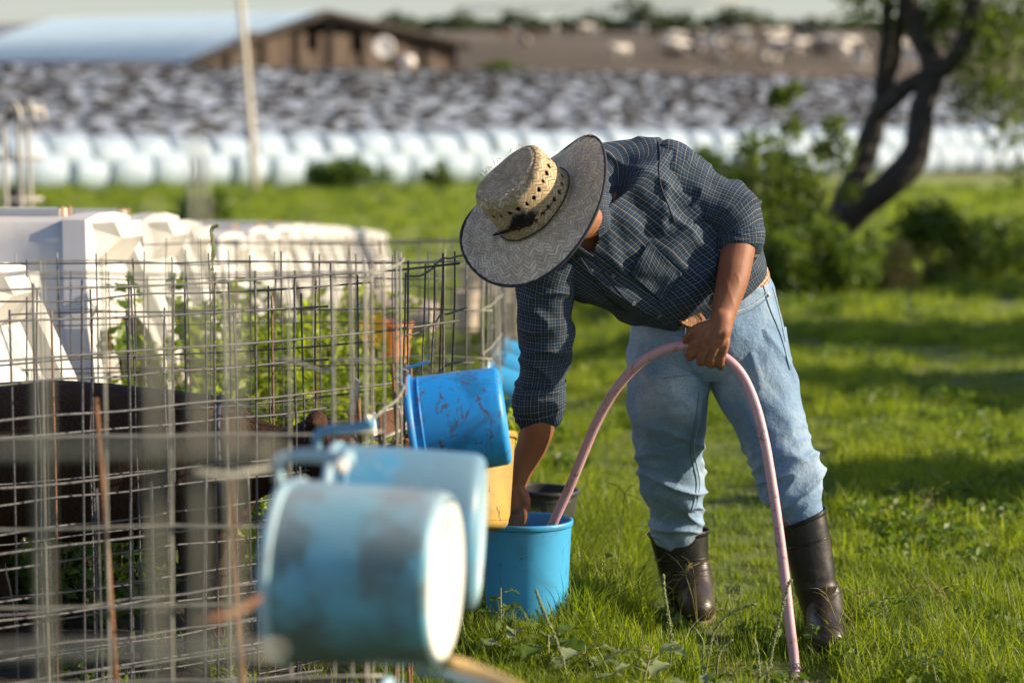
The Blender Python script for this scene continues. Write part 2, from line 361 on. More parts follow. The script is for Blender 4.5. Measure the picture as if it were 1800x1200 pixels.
# ------------------------------------------------------------------ silage mound with tyres
def bale_y(x): return 62+(x+13.1)*1.108
def mound_z(x, y):
    t = (y-bale_y(x)-2.2)/36.; by = bale_y(x)
    base = 1.0+.012*(x+13)
    top = CAM_H + (245-(116+ (x+20)*.55))/FPX*(by+38)
    return base+(top-base)*min(1, max(0, t))**.85+.10*nz((x, y, 0), (.5, .5, 1), 2)
def build_mound():
    m, nt, b = mat('silage_sheet'); P = N(nt, 'ShaderNodeNewGeometry').outputs['Position']
    mp = N(nt, 'ShaderNodeMapping'); mp.inputs['Scale'].default_value = (1, .55, 1); nt.links.new(P, mp.inputs[0])
    c = ramp(nt, noi(nt, mp.outputs[0], 2.0, 5, .62, .6), [(.40, (.05, .055, .06)), (.48, (.30, .35, .42)), (.62, (.54, .61, .68))])
    nt.links.new(c, b.inputs['Base Color']); b.inputs['Roughness'].default_value = .5; bump(nt, b, noi(nt, P, 2.2, 5), .9, .25)
    xs = np.linspace(-34, 62, 130); ts = np.linspace(0, 1, 60); V = []
    for t in ts:
        for x in xs:
            y = bale_y(x)+1.9+t*37; V.append((x, y, mound_z(x, y)+.12*nz((x, y, 0), (1.4, 1.4, 1), 7)))
    for t in (1, ):
        for x in xs:
            y = bale_y(x)+1.9+37+6; V.append((x, y, terrain(x, y)-.5))
    for x in xs: V.append((x, bale_y(x)+1.6, -.4))
    nx = len(xs); F = []
    rows = [61]+list(range(60))+[60]
    for a, bb in zip(rows[:-1], rows[1:]):
        for j in range(nx-1): F.append((a*nx+j, a*nx+j+1, bb*nx+j+1, bb*nx+j))
    tag(mk('silage_mound', V, F, m, origin=(0, 80, 0)), kind='structure')
    # tyres
    S = 12; prof = [(.16, .02), (.19, .12), (.31, .12), (.34, .01)]
    tv, tf = lathe(prof, S); me = mesh_data('tyre', tv, tf, M['tyre'])
    spots = []
    for ky in range(30):
        for kx in range(94):
            x = -32+kx*.98+random.uniform(-.4, .4)+(ky % 2)*.5; y = bale_y(x)+2.6+ky*1.2+random.uniform(-.45, .45)
            if random.random() < .16: continue
            px = 900+FPX*x/y
            if px < -120 or px > 1920: continue
            spots.append((y, x, mound_z(x, y)))
    spots.sort(key=lambda s: -s[0]*0+s[0])
    near = [s for s in spots if s[0] < 0]; 
    vis = [s for s in spots if 0 < 900+FPX*s[1]/s[0] < 1800][:300]; vs = set(vis)
    for i, (y, x, z) in enumerate(vis):
        o = bpy.data.objects.new('tyre', me); link(o); o.location = (x, y, z+.02)
        o.rotation_euler = (random.uniform(-.25, .35), random.uniform(-.25, .25), random.random()*6); s = random.uniform(.75, 1.0); o.scale = (s, s, s*.8)
        tag(o, 'old black tyre lying among hundreds of others on the silage mound', 'tyre', 'tyres weighting down the silage sheet')
    V, F, n = [], [], 0
    for s in spots:
        if s in vs: continue
        y, x, z = s
        A = np.array((Matrix.Rotation(random.uniform(-.2, .3), 3, 'X') @ Matrix.Rotation(random.uniform(-.25, .25), 3, 'Y')))*random.uniform(.75, 1.)
        V.append(tv @ A.T+np.array((x, y, z+.02))); F.append(np.array(tf)+n); n += len(tv)
    tag(mk('tyres', np.concatenate(V), np.concatenate(F), M['tyre'], origin=(0, 90, 3)), 'dense field of old tyres higher up the silage mound', 'tyres', kind='stuff')
build_mound()

# ------------------------------------------------------------------ wrapped bales
def build_bales():
    mes = []
    for s in range(5):
        prof = [(.02, -.66), (.30, -.67), (.46, -.65), (.525, -.56), (.55, 0), (.525, .56), (.46, .65), (.30, .67), (.02, .66)]
        v, f = lathe(prof, 20)
        v = np.array([[p[0]*(1+.05*nz(p, (3, 3, 3), s*9)), p[1]*(1+.05*nz(p, (3, 3, 3), s*9+4)), p[2]] for p in v])
        v[:, 1] = np.where(v[:, 1] < -.47, -.47+.3*(v[:, 1]+.47), v[:, 1])
        mes.append(mesh_data('wrapped_bale', v, f, M['bale']))
    x = -16.0; i = 0; rows = ([], [])
    while x < 25.5:
        k = (x+13.1)/34; y = bale_y(x); d = .98+.17*k
        for row in (0, 1):
            xx = x+row*.45; yy = y+row*.75; zc = .5*d+(.0 if row == 0 else .40+.32*k)
            o = bpy.data.objects.new('wrapped_bale', mes[random.randrange(5)]); link(o)
            o.location = (xx, yy, zc-.01+random.uniform(-.04, .04)+terrain(xx, yy)); w = d*random.uniform(.92, 1.06)
            # cylinder axis lies roughly along the row
            o.rotation_euler = (R(90)+random.uniform(-.06, .06), 0, R(-42)+random.uniform(-.12, .12))
            o.scale = (w*1.02, w*1.02, w*.98)
            rows[row].append(o)
            if row == 0: tag(o, 'white plastic wrapped round bale in the lower front row at the meadow edge', 'bale', 'white wrapped bales in the front row')
            else: tag(o, 'white plastic wrapped round bale in the upper row against the tyre covered mound', 'bale', 'white wrapped bales in the upper row')
        x += .93+.08*k; i += 1
    number_off(rows[0], 'white wrapped bale, {} from the {} in the lower front row')
    number_off(rows[1], 'white wrapped bale, {} from the {} in the upper row')
build_bales()

# ------------------------------------------------------------------ barn
def build_barn():
    roofm = simple('metal_roof', (.36, .50, .63), (.42, .56, .68), .3, .5)  # blue of the sky mirrored in the metal, put into the base colour
    roofgrey = simple('lean_to_roof', (.27, .28, .28), (.32, .32, .32), .4, .5, 0, .2)
    wood = simple('curtain_wall', (.065, .046, .033), (.11, .08, .06), 1.5, .85)
    darkw = simple('barn_dark', (.035, .028, .024), (.06, .05, .04), 1, .9)
    t = thing('barn', 'long low livestock barn with a metal roof painted with sky reflection and open dark gable', 'barn', (-18, 140, 5))
    A, Cc, B = W(318, 108, 132), W(556, 22, 139), W(806, 78, 146)
    E, F_ = W(86, 34, 168), W(-135, 108, 160)
    Y = lambda p, dz: Vector((p.x, p.y, p.z+dz))
    def slab(pts, th, name, m):
        v = [tuple(p) for p in pts]+[(p[0], p[1], p[2]-th) for p in pts]; n = len(pts)
        f = [tuple(range(n)), tuple(range(2*n-1, n-1, -1))]+[(i, i+n, (i+1) % n+n, (i+1) % n) for i in range(n)]
        return mk(name, v, f, m, t, smooth=False)
    ov = Vector((.5, -.7, 0))
    r1 = slab([A+ov, Cc+ov, E, F_], .1, 'roof', roofm)
    G = B+(E-Cc)
    slab([Cc+ov+Vector((0, 0, -.004)), B+ov, G, E+Vector((0, 0, -.004))], .1, 'roof', roofm)
    # standing seams on the near slope
    for i in range(1, 26):
        k = i/26; a = (A+ov).lerp(F_, k)+Vector((0, 0, .06)); b_ = (Cc+ov).lerp(E, k)+Vector((0, 0, .06))
        v, f = tube([a, b_], .05, 4); mk('roof_seam', v, f, roofm, r1)
    for p, q in ((A+ov, Cc+ov), (Cc+ov, B+ov)):
        o3 = Vector((.12, -.14, -.12)); v, f = tube([p+o3, q+o3], .24, 4); mk('fascia', v, f, darkw, t, smooth=False)
    # gable: posts, rails, dark inner wall and wooden curtain panels
    g0 = 5.2
    def at(k, z):
        p = A.lerp(B, k); return Vector((p.x, p.y, z))
    inner = Vector((-1.2, 1.6, 0))
    pk = (Cc-A).length/((Cc-A).length+(B-Cc).length)
    v = [at(0, g0)+inner, at(1, g0)+inner, at(1, B.z-.3)+inner, Vector((Cc.x, Cc.y, Cc.z-.4))+inner, at(0, A.z-.3)+inner]
    mk('end_wall', [tuple(p) for p in v]+[tuple(p+Vector((-.2, .3, 0))) for p in v], [(0, 1, 2, 3, 4), (9, 8, 7, 6, 5), (0, 5, 6, 1), (1, 6, 7, 2), (2, 7, 8, 3), (3, 8, 9, 4), (4, 9, 5, 0)], darkw, t, smooth=False)
    for i in range(23):
        k0, k1 = .06+i*.0405, .06+(i+1)*.0405-.003
        if i in (9, 13): zt = 6.3
        else: zt = 7.3 if i > 3 else 5.9+.35*i
        a, b_ = at(k0, g0), at(k1, g0); n = Vector((.06, -.08, 0))*(1+.6*(i % 3))
        q = [a, b_, Vector((b_.x, b_.y, zt)), Vector((a.x, a.y, zt))]
        mk('wall_board', [tuple(p) for p in q]+[tuple(p+n) for p in q], [(3, 2, 1, 0), (4, 5, 6, 7), (0, 1, 5, 4), (1, 2, 6, 5), (2, 3, 7, 6), (3, 0, 4, 7)], wood, t, smooth=False)
    for i in range(9):
        k = .03+i*.118; p = at(k, g0)+Vector((.15, -.2, 0)); kk = k/pk if k < pk else (1-k)/(1-pk)
        zt = (A.z if k < pk else B.z)*(1-kk)+Cc.z*kk-.35
        v, f = box(p.x, p.y, (g0+zt)/2, .3, .3, zt-g0); mk('post', v, f, darkw, t, smooth=False)
    # side wall under the long eave
    v, f = box(0, 0, 0, 1, .2, 1.6)
    a, b_ = A+Vector((-.3, 1, 0)), F_+Vector((.3, 1, 0)); q = [Vector((a.x, a.y, g0)), Vector((b_.x, b_.y, g0)), b_+Vector((0, 0, -.3)), a+Vector((0, 0, -.3))]
    mk('side_wall', [tuple(p) for p in q]+[tuple(p+Vector((0, .3, 0))) for p in q], [(0, 1, 2, 3), (7, 6, 5, 4), (0, 4, 5, 1), (1, 5, 6, 2), (2, 6, 7, 3), (3, 7, 4, 0)], darkw, t, smooth=False)
    # fans hung in the gable
    wh = simple('fan_white', (.7, .7, .68), None, 3, .5)
    for px, py, r in ((673, 84, .62), (448, 104, .45)):
        p = W(px, py, 136); Mx = frame(p, (.25, -1, 0)); v, f = lathe([(.0, 0), (r*.75, .0), (r, .05), (r, .25), (r*.8, .25), (.1, .1)], 20, Mx)
        mk('fan_drum', v, f, wh, t)
    # grey lean-to behind
    u = thing('lean_to_shed', 'dull grey low shed roof behind the far end of the barn', 'shed', (-38, 178, 6))
    a, b_, c_, d_ = W(-140, 78, 172), W(60, 60, 176), W(92, 40, 182), W(-140, 46, 182)
    v = [tuple(p) for p in (a, b_, c_, d_)]+[(p.x, p.y, p.z-.3) for p in (a, b_, c_, d_)]
    mk('roof', v, [(0, 1, 2, 3), (7, 6, 5, 4), (0, 4, 5, 1), (1, 5, 6, 2), (2, 6, 7, 3), (3, 7, 4, 0)], roofgrey, u, smooth=False)
    v, f = box(-39, 180, 6.8, 13, 3, 3.0); mk('wall', v, f, darkw, u, smooth=False)
build_barn()

def small_background():
    # pale pole by the bales
    a, b_ = W(448, 262, 61.5), W(419, -40, 61.5); a.z = 0
    v, f = tube([a, a.lerp(b_, .5)+Vector((.02, 0, 0)), b_, b_+(b_-a)*.25], [.105, .095, .08, .07], 10, 8)
    t = thing('utility_pole', 'pale leaning wooden pole rising in front of the bales and barn', 'pole', a)
    mk('shaft', v, f, M['pole'], t)
    p = b_+(b_-a)*.2; v, f = box(p.x, p.y, p.z, 1.6, .1, .12); mk('crossarm', v, f, M['pole'], t)
    # white salt-box like lumps on the mound crest
    wh = simple('cream_cover', (.62, .56, .45), (.7, .64, .54), 2, .8)
    t = thing('feed_trough', 'cream low trough on the crest of the tyre mound before the barn', 'trough', W(655, 140, 100))
    p = W(655, 134, 100); v, f = box(p.x, p.y, p.z, 1.35, .6, .38); v2, f2 = box(p.x, p.y, p.z+.2, 1.45, .7, .06)
    mk('basin', v, f, wh, t, smooth=False); mk('rim', v2, f2, wh, t, smooth=False)
    p = W(716, 112, 118); t = thing('mineral_feeder', 'small white feeder on a post before the barn gable', 'feeder', (p.x, p.y, p.z-.9))
    v, f = lathe([(.0, .42), (.3, .36), (.42, .0), (.34, -.1), (.0, -.12)], 14, frame(p, (0, 0, 1))); mk('drum', v, f, M['b_white'], t)
    v, f = box(p.x, p.y, p.z-.5, .5, .3, .8); mk('stand', v, f, M['pole'], t)
    # tubular steel hoops at the left edge
    t = thing('steel_hoop_gate', 'blurred tubular steel hoops with cross rails at the left edge of the meadow', 'gate', (W(35, 380, 17).x, 17, 0))
    for x0, x1, ytop, dy in ((5, 22, 178, 0), (32, 62, 178, .25), (48, 78, 192, .6)):
        Y = 17+dy; a = W(x0+14, 430, Y); a.z = -.3; q = [a, W(x0+2, 260, Y), W(x0, 215, Y), W(x0+4, 190, Y), W(x0+14, ytop, Y), W(x0+26, 190, Y), W(x0+31, 215, Y)]
        v, f = tube(q, .017, 8, 24); mk('hoop', v, f, M['steel'], t)
    for y_, k in ((277, 0), (350, 1), (192, 0)):
        v, f = tube([W(-60, y_+3, 17.3), W(75, y_, 17.3)], .016, 8); mk('rail', v, f, M['steel'], t)
    a = W(30, 330, 17.6); v, f = tube([(a.x, a.y, -.4), (a.x, a.y, a.z)], .06, 8); mk('post', v, f, M['bark'], t)
    # far centre-pivot pipe
    t = thing('irrigation_pipe', 'faint pale irrigation pivot pipe crossing the sky above the hills', 'irrigation pivot', W(960, 40, 520))
    v, f = tube([W(800, 14, 520), W(1300, 4, 520)], .22, 6, 6); mk('pipe', v, f, M['steel'], t)
    for k in range(9):
        q0 = W(800+k*56, 14-k*1.1, 520); q1 = W(828+k*56, 21-k*1.1, 520); q2 = W(856+k*56, 13-k*1.1, 520)
        v, f = tube([q0, q1, q2], .1, 4); mk('truss', v, f, M['steel'], t)
    for px in (812, 1040, 1290):
        q = W(px, 12, 520); v, f = tube([q+Vector((2, 0, -8)), q, q+Vector((-2, 0, -8))], .12, 4); mk('tower_leg', v, f, M['steel'], t)
small_background()

def build_cows():
    white = simple('cow_white', (.66, .62, .56), (.74, .70, .64), 2, .8)
    bm_, nt, b = mat('cow_patched'); co = coords(nt)
    c = ramp(nt, noi(nt, co, 1.1, 2), [(.47, (.04, .035, .03)), (.52, (.64, .60, .54))]); nt.links.new(c, b.inputs[0]); b.inputs['Roughness'].default_value = .8
    dark = simple('cow_dark', (.05, .035, .025), (.09, .06, .045), 2, .8)
    gs = []
    R_ = [((-1.05, 0, 1.15), (0, .16, 0), (0, 0, .18)), ((-.95, 0, 1.12), (0, .28, 0), (0, 0, .33)), ((-.4, 0, 1.05), (0, .36, 0), (0, 0, .4)), ((.3, 0, 1.05), (0, .34, 0), (0, 0, .38)), ((.75, 0, 1.12), (0, .24, 0), (0, 0, .34)), ((1.05, 0, 1.3), (0, .13, 0), (0, 0, .2)), ((1.25, 0, 1.4), (0, .12, 0), (0, 0, .15)), ((1.6, 0, 1.25), (0, .08, 0), (0, 0, .09))]
    L = Loft(R_, 12, 20); v, f, uv = L.mesh((True, True)); gs.append((v, f))
    for x in (-.8, .7):
        for y in (-.2, .2): gs.append(tube([(x, y, 1.0), (x-.04, y, .55), (x, y, .0)], [.13, .075, .06], 7, 6))
    for s in (-1, 1): gs.append(tube([(1.2, s*.1, 1.48), (1.2, s*.26, 1.46)], [.05, .02], 5))
    gs.append(tube([(-1.08, 0, 1.25), (-1.15, 0, .9), (-1.12, 0, .6)], .03, 5))
    v, f = join(*gs); mes = [mesh_data('cow', v, f, m) for m in (white, bm_, dark)]
    pts = [(1190, 68, 0), (1232, 62, 1), (1262, 60, 0), (1303, 62, 0), (1345, 66, 1), (1372, 62, 0), (1310, 84, 0), (1366, 78, 0), (1246, 82, 0), (1420, 68, 1), (1452, 74, 0), (1477, 72, 0), (1500, 76, 0), (1530, 76, 1), (1195, 78, 1), (1274, 78, 1), (976, 52, 0), (1000, 56, 2), (1030, 50, 0), (1048, 42, 0), (1128, 50, 0), (922, 80, 1), (1093, 96, 0), (1184, 104, 2), (1270, 118, 1), (1560, 82, 2), (1606, 76, 0), (1600, 110, 0), (1622, 118, 0), (1512, 114, 0), (1355, 112, 1), (1150, 60, 2), (1408, 82, 0), (1330, 56, 2), (1290, 98, 2), (1440, 100, 2), (890, 62, 2), (940, 64, 2), (1220, 96, 1), (1480, 92, 1)]
    pts += [(random.uniform(1170, 1700), random.uniform(58, 95), random.choice((0, 1, 1, 2))) for _ in range(34)]
    for i, (px, py, k) in enumerate(pts):
        py += 8
        Y = 200.
        for _ in range(60):
            p = W(px, py, Y); 
            if p.z <= terrain(p.x, Y)+(Y/90)*.5*nz((p.x, Y, 0), (.02, .02, 1), 5): break
            Y += 3
        o = bpy.data.objects.new('cow', mes[k]); link(o); o.scale = (.85, .85, .85); o.location = (p.x, Y, terrain(p.x, Y)+(Y/90)*.5*nz((p.x, Y, 0), (.02, .02, 1), 5)-.05); o.rotation_euler = (0, 0, random.random()*6.3)
        c = ('white', 'black and white', 'dark brown')[k]
        tag(o, c+' cow standing far off on the bare brown hillside', 'cow', c+' cows on the far hillside')
build_cows()

# ------------------------------------------------------------------ leaves
def leaves(C, n, rad, size, flat=1., up=0., aspect=1.9, droop=0.):
    """n leaf blades round the points C"""
    C = np.asarray(C, float); k = rng.integers(0, len(C), n); rad = np.asarray(rad, float)
    rr = rad[k] if rad.ndim else np.full(n, rad)
    d = rng.normal(size=(n, 3)); d /= np.linalg.norm(d, axis=1)[:, None]; d *= (rng.random(n)**.45*rr)[:, None]; d[:, 2] *= flat
    c = C[k]+d
    a = rng.normal(size=(n, 3)); a[:, 2] = a[:, 2]*.6-droop; a /= np.linalg.norm(a, axis=1)[:, None]
    b = rng.normal(size=(n, 3)); b -= a*(a*b).sum(1)[:, None]; b /= np.linalg.norm(b, axis=1)[:, None]
    s = (size*rng.uniform(.6, 1.4, n))[:, None]
    nrm = np.cross(a, b)
    V = np.stack([c-a*s, c+b*s/aspect-nrm*s*.12, c+a*s, c-b*s/aspect-nrm*s*.12], 1).reshape(-1, 3)
    i = np.arange(n)*4; F = np.stack([i, i+1, i+2, i+3], 1); return V, F
def clumps(c, r, n, size=.45):
    """n sub-centres inside an ellipsoid"""
    out = []
    while len(out) < n:
        p = np.array([random.uniform(-1, 1) for _ in range(3)])
        if np.dot(p, p) <= 1: out.append(np.array(c)+p*np.array(r))
    return np.array(out)

def build_tree():
    Y = 22.5; base = W(1462, 470, Y); base.z = 0
    t = thing('forked_tree', 'dark forked tree with a leaning curved trunk and leafy hanging branches at the right', 'tree', base)
    P = lambda *a: [W(x, y, Y+d) for x, y, d in a]
    b0 = P((1440, 520, 0))[0]; b0.z = -.1
    limbs = [([b0]+P((1462, 420, 0), (1510, 368, -.1), (1575, 315, -.2), (1612, 262, -.2), (1622, 190, -.1), (1640, 120, 0), (1612, 50, .1), (1585, -30, .2), (1560, -200, .3)), [.2, .17, .15, .15, .14, .13, .125, .11, .1, .06]),
             ([b0]+P((1464, 410, .1), (1495, 330, .2), (1530, 240, .3), (1550, 170, .3), (1556, 90, .3), (1560, 0, .3), (1548, -160, .5)), [.17, .14, .13, .12, .09, .07, .06, .04]),
             (P((1545, 215, .3), (1572, 110, .4), (1588, 0, .4), (1600, -140, .5)), [.07, .06, .05, .03]),
             (P((1540, 200, .25), (1600, 150, .0), (1662, 120, -.1), (1695, 70, -.2), (1712, 0, -.3), (1740, -120, -.3), (1800, -260, -.4)), [.09, .09, .1, .09, .08, .06, .03]),
             (P((1630, 60, .1), (1660, 20, .2), (1700, -60, .3)), [.06, .05, .03])]
    for i, (q, r) in enumerate(limbs):
        v, f = tube(q, [x*.92 for x in r], 12, 40)
        v = np.array([p+np.array((nz(p, (6, 6, 6), 1), nz(p, (6, 6, 6), 5), nz(p, (3, 3, 3), 9)))*.03 for p in v])
        mk('trunk' if i == 0 else 'limb', v, f, M['bark'], t)
    cs = []
    for px, py, d, r, n in ((1690, 120, .3, .2, 3), (1745, 20, .3, .4, 8), (1790, 300, -.1, .12, 2), (1590, 20, .5, .2, 3), (1700, 30, 0, .35, 7), (1760, 90, -.2, .4, 9), (1790, 160, -.4, .3, 6), (1650, 5, .4, .3, 6), (1800, 20, .2, .5, 9), (1730, 180, -.3, .22, 3), (1780, 235, -.2, .15, 3), (1500, 10, .2, .25, 3), (1540, -60, .2, .5, 7), (1700, -120, 0, .9, 16), (1820, -80, 0, .9, 16), (1600, -220, .4, 1., 16), (1850, 60, .3, .6, 10), (1880, 170, 0, .5, 8), (1740, -250, .5, 1.1, 14), (1480, -180, .4, .6, 7)):
        c = W(px, py, Y+d); cs += list(clumps(c, (r, r*1.3, r*.7), n))
    tw = [tube([c, c+np.array((random.uniform(-.1, .1), .1, .25))], [.008, .012], 4) for c in cs[:60]]
    v, f = join(*tw); mk('twigs', v, f, M['bark'], t)['kind'] = 'stuff'
    v, f = leaves(cs, 10500, .27, .034, .9, droop=.5); mk('crown', v, f, M['tree_leaf'], t, smooth=False)
build_tree()

def bush(name, label, cat, c, r, n_cl, n_leaf, size, m, group=None, stem=True, clr=None, droop=0):
    t = thing(name, label, cat, (c[0], c[1], terrain(c[0], c[1])), group)
    cs = clumps(c, r, n_cl)
    cs[:, 2] = np.maximum(cs[:, 2], terrain(c[0], c[1])+.05)
    if stem:
        gs = []
        for q in cs[::max(1, len(cs)//9)]:
            gs.append(tube([(c[0]+random.uniform(-.1, .1), c[1], terrain(c[0], c[1])-.05), (q[0]*.6+c[0]*.4, q[1], q[2]*.5+.1*c[2]), tuple(q)], [.02*size/.04, .012*size/.04, .005], 5, 7))
        v, f = join(*gs); mk('stem', v, f, M['stem'], t)
    v, f = leaves(cs, n_leaf, clr or min(r)*.38, size, .9, droop=droop); mk('foliage', v, f, m, t, smooth=False)
    return t
def build_bushes():
    B = M['bush_leaf']; T_ = M['tree_leaf']; G = M['grass']
    def at(px, py, Y): return W(px, py, Y)
    bush('shrub', 'loose light green sapling reaching up left of the forked tree', 'shrub', at(1430, 290, 21.3), (.36, .4, .60), 20, 1500, .035, M['tree_leaf'], clr=.13)
    bush('shrub', 'small leafy top of the sapling in front of the tyre mound', 'shrub', at(1378, 165, 21.3), (.12, .15, .12), 5, 420, .033, M['tree_leaf'], clr=.1, stem=False)
    bush('bush', 'dark rounded green bush right behind the bent man', 'bush', at(1352, 380, 20.5), (.38, .4, .68), 30, 3000, .037, T_, clr=.2)
    bush('bush', 'low broad dark bush under the forked tree trunk', 'bush', at(1405, 470, 20), (.68, .5, .30), 30, 4300, .037, B, clr=.2)
    bush('bush', 'wide green bush to the right of the forked tree base', 'bush', at(1650, 435, 22.), (.45, .5, .38), 26, 3000, .037, T_, clr=.19)
    bush('bush', 'tall weedy bush at the right edge behind the dark shade', 'bush', at(1760, 440, 23.), (.5, .5, .35), 18, 2000, .037, B, clr=.19)
    bush('dry_weed', 'tan dried weed clump between the forked tree and the right bush', 'weed', at(1560, 475, 20.6), (.22, .25, .28), 12, 1500, .028, M['grass_dry'], clr=.12)
    bush('dry_weed', 'pale green weed clump before the tree shade', 'weed', at(1490, 480, 20.2), (.3, .25, .25), 12, 1600, .028, M['weed'], clr=.12)
    bush('bush', 'round green bush in the meadow just beyond the white hutches', 'bush', at(365, 375, 30), (.42, .3, .26), 18, 2600, .035, B, clr=.16)
    bush('bush', 'bushy green growth before the bales left of the hat', 'bush', at(612, 305, 60), (1.0, .4, .36), 26, 3600, .06, B, clr=.28)
    bush('bush', 'thin dark shrub before the bales nearest the hat', 'bush', at(775, 305, 60), (.34, .3, .28), 10, 1000, .055, B, clr=.2)
    bush('bush', 'dark shrub before the bales just above the man\'s back', 'bush', at(1243, 280, 64), (.38, .3, .45), 14, 1800, .055, B, clr=.24)
    bush('bush', 'thin shrub before the bales behind the upper sleeve', 'bush', at(1310, 290, 64), (.3, .3, .3), 8, 900, .05, B, clr=.22)
    bush('bush', 'low green bush on the mound crest beside the barn', 'bush', at(882, 124, 118), (1.3, .6, .38), 20, 1800, .1, T_, clr=.3)
    # hedge tops along the far hill
    ft = []
    for i, px in enumerate(list(range(690, 1800, 30))):
        h = random.uniform(2.4, 4.6); w = random.uniform(2.6, 4.6)
        if 1100 < px < 1160: h = 7.2-.08*(px-1110); w = 3.4
        Y = 455; x = (px-900)/FPX*Y; z0 = terrain(x, Y)
        t = thing('far_tree', 'hazy green tree in the row along the far hilltop' if h < 4.8 else ('taller dark green tree standing above the far hilltop row' if px < 1130 else 'smaller rounded tree touching the taller one on the far hilltop'), 'tree', (x, Y, z0), 'trees along the far hilltop' if h < 4.8 else None)
        if h < 4.8: ft.append(t)
        v, f = tube([(x, Y, z0-.5), (x, Y, z0+h*.6)], [.25, .12], 5); mk('trunk', v, f, M['bark'], t)
        cs = clumps((x, Y, z0+h*.55), (w, w*.6, h*.5), 12); v, f = leaves(cs, 700, min(w, h)*.42, .42); mk('crown', v, f, M['far_leaf'], t, smooth=False)
    number_off(ft, 'hazy green tree, {} from the {} along the far hilltop')
    # trees standing out of frame on the right, whose shade crosses the grass
    for i, (x, y, r, z, n) in enumerate(((9.3, 15.8, 1.45, 2.5, 46), (7.4, 12.75, .9, 1.8, 40), (5.6, 11.6, .45, 1.1, 22), (3.9, 8.9, .6, .75, 22), (11.5, 20.9, 1.2, 3.3, 28))):
        t = thing('shade_tree', ['broad', 'rounded', 'low', 'small', 'tall'][i]+' leafy tree standing right of the view and shading the grass', 'tree', (x, y, 0))
        v, f = tube([(x, y, -.1), (x+.1, y, z*.5), (x, y, z)], [.16, .12, .06], 8, 8); mk('trunk', v, f, M['bark'], t)
        cs = clumps((x, y, z), (r*(2.3 if i != 3 else 1.6), r*.85, min(r*.8, z*.85)), n); v, f = leaves(cs, int(5200*r*r)+3500, r*.42, .05+.012*r); mk('crown', v, f, B, t, smooth=False)
build_bushes()
# ------------------------------------------------------------------ calf hutches
def hutch_proto():
    L = 2.1; H = 1.16; Wd = 1.08
    def prof(k=1., h=1.):   # half outline, from ground up to ridge and down
        pts = [(-Wd/2*k, 0), (-Wd/2*k*.97, .42*h), (-Wd/2*k*.80, .80*h), (-Wd/2*k*.42, H*.985*h), (-Wd/2*k*.15, H*h)]
        return pts+[(-a, b) for a, b in pts[::-1]]
    def densify(P, n=5):
        out = []
        for a, b in zip(P[:-1], P[1:]):
            for i in range(n): out.append((a[0]+(b[0]-a[0])*i/n, a[1]+(b[1]-a[1])*i/n))
        return out+[P[-1]]
    xs = [0, -.03, -.05, -.28, -.30, -.33, -.36, -.8, -.83, -.86, -.89, -1.35, -1.38, -1.41, -1.44, -1.9, -2.05, -2.1]
    ks = [1.0, 1.02, 1.0, .97, .99, .99, .965, .95, .97, .97, .945, .93, .95, .95, .925, .9, .86, .7]
    V, F = [], []
    for x, k in zip(xs, ks):
        for (y, z) in densify(prof(k, .985+.015*k if k > .8 else .85)):
            V.append((x-.32*(1-z/H)*0+(.26*(1-z/H) if x > -.06 else .26*(1-z/H)*max(0, 1+x/.8)), y, z))
    n = len(densify(prof())); m = len(xs)
    for i in range(m-1):
        for j in range(n-1): F.append((i*n+j, i*n+j+1, (i+1)*n+j+1, (i+1)*n+j))
    F.append(tuple((m-1)*n+j for j in range(n)))
    shell = (V, F)
    # front face with raised flange and a door opening
    P = densify(prof(1.04, 1.01)); Pi = densify(prof(.86, .93)); D = densify([(-.24, 0), (-.26, .5), (-.2, .74), (-.08, .82), (.08, .82), (.2, .74), (.26, .5), (.24, 0)], 1)
    D = np.array(D); tt = np.linspace(0, 1, n)
    Dn = np.array([[np.interp(t, np.linspace(0, 1, len(D)), D[:, 0]), np.interp(t, np.linspace(0, 1, len(D)), D[:, 1])] for t in tt])
    X = lambda z: .26*(1-z/H)
    V2, F2 = [], []
    lay = [[(X(z)-.03, y, z) for y, z in P], [(X(z)+.05, y, z) for y, z in P], [(X(z)+.05, y, z) for y, z in Pi], [(X(z)+.0, y*.97, z*.99) for y, z in Pi], [(X(z)+.0, y*1.25, z*1.08) for y, z in Dn], [(X(z)+.045, y*1.15, z*1.05) for y, z in Dn], [(X(z)+.045, y, z) for y, z in Dn], [(X(z)-.1, y, z) for y, z in Dn]]
    for l in lay: V2 += l
    for i in range(len(lay)-1):
        for j in range(n-1): F2.append((i*n+j, i*n+j+1, (i+1)*n+j+1, (i+1)*n+j))
    front = (V2, F2)
    V3 = [(X(z)-.12, y*1.05, z*1.03) for y, z in Dn]; dark = (V3, [tuple(range(n))])  # dark sheet across the doorway, coloured for the shade inside
    # visor over the door
    hv = [(.0, -.22, H*.985), (.0, .22, H*.985), (.125, .15, H*.985), (.125, -.15, H*.985), (.055, -.2, H*.86), (.055, .2, H*.86), (.14, .12, H*.94), (.14, -.12, H*.94)]
    hf = [(0, 3, 2, 1), (4, 5, 6, 7), (0, 4, 7, 3), (3, 7, 6, 2), (2, 6, 5, 1)]
    ridge = box(-.9, 0, H+.012, 1.6, .12, .03)
    cap = lathe([(.0, .035), (.012, .03), (.014, .0)], 10, frame((-.1, .03, H+.0), (0, 0, 1)))
    cap2 = lathe([(.0, .035), (.012, .03), (.014, .0)], 10, frame((-.1, -.04, H+.0), (0, 0, 1)))
    return shell, front, dark, (hv, hf), ridge, cap, cap2
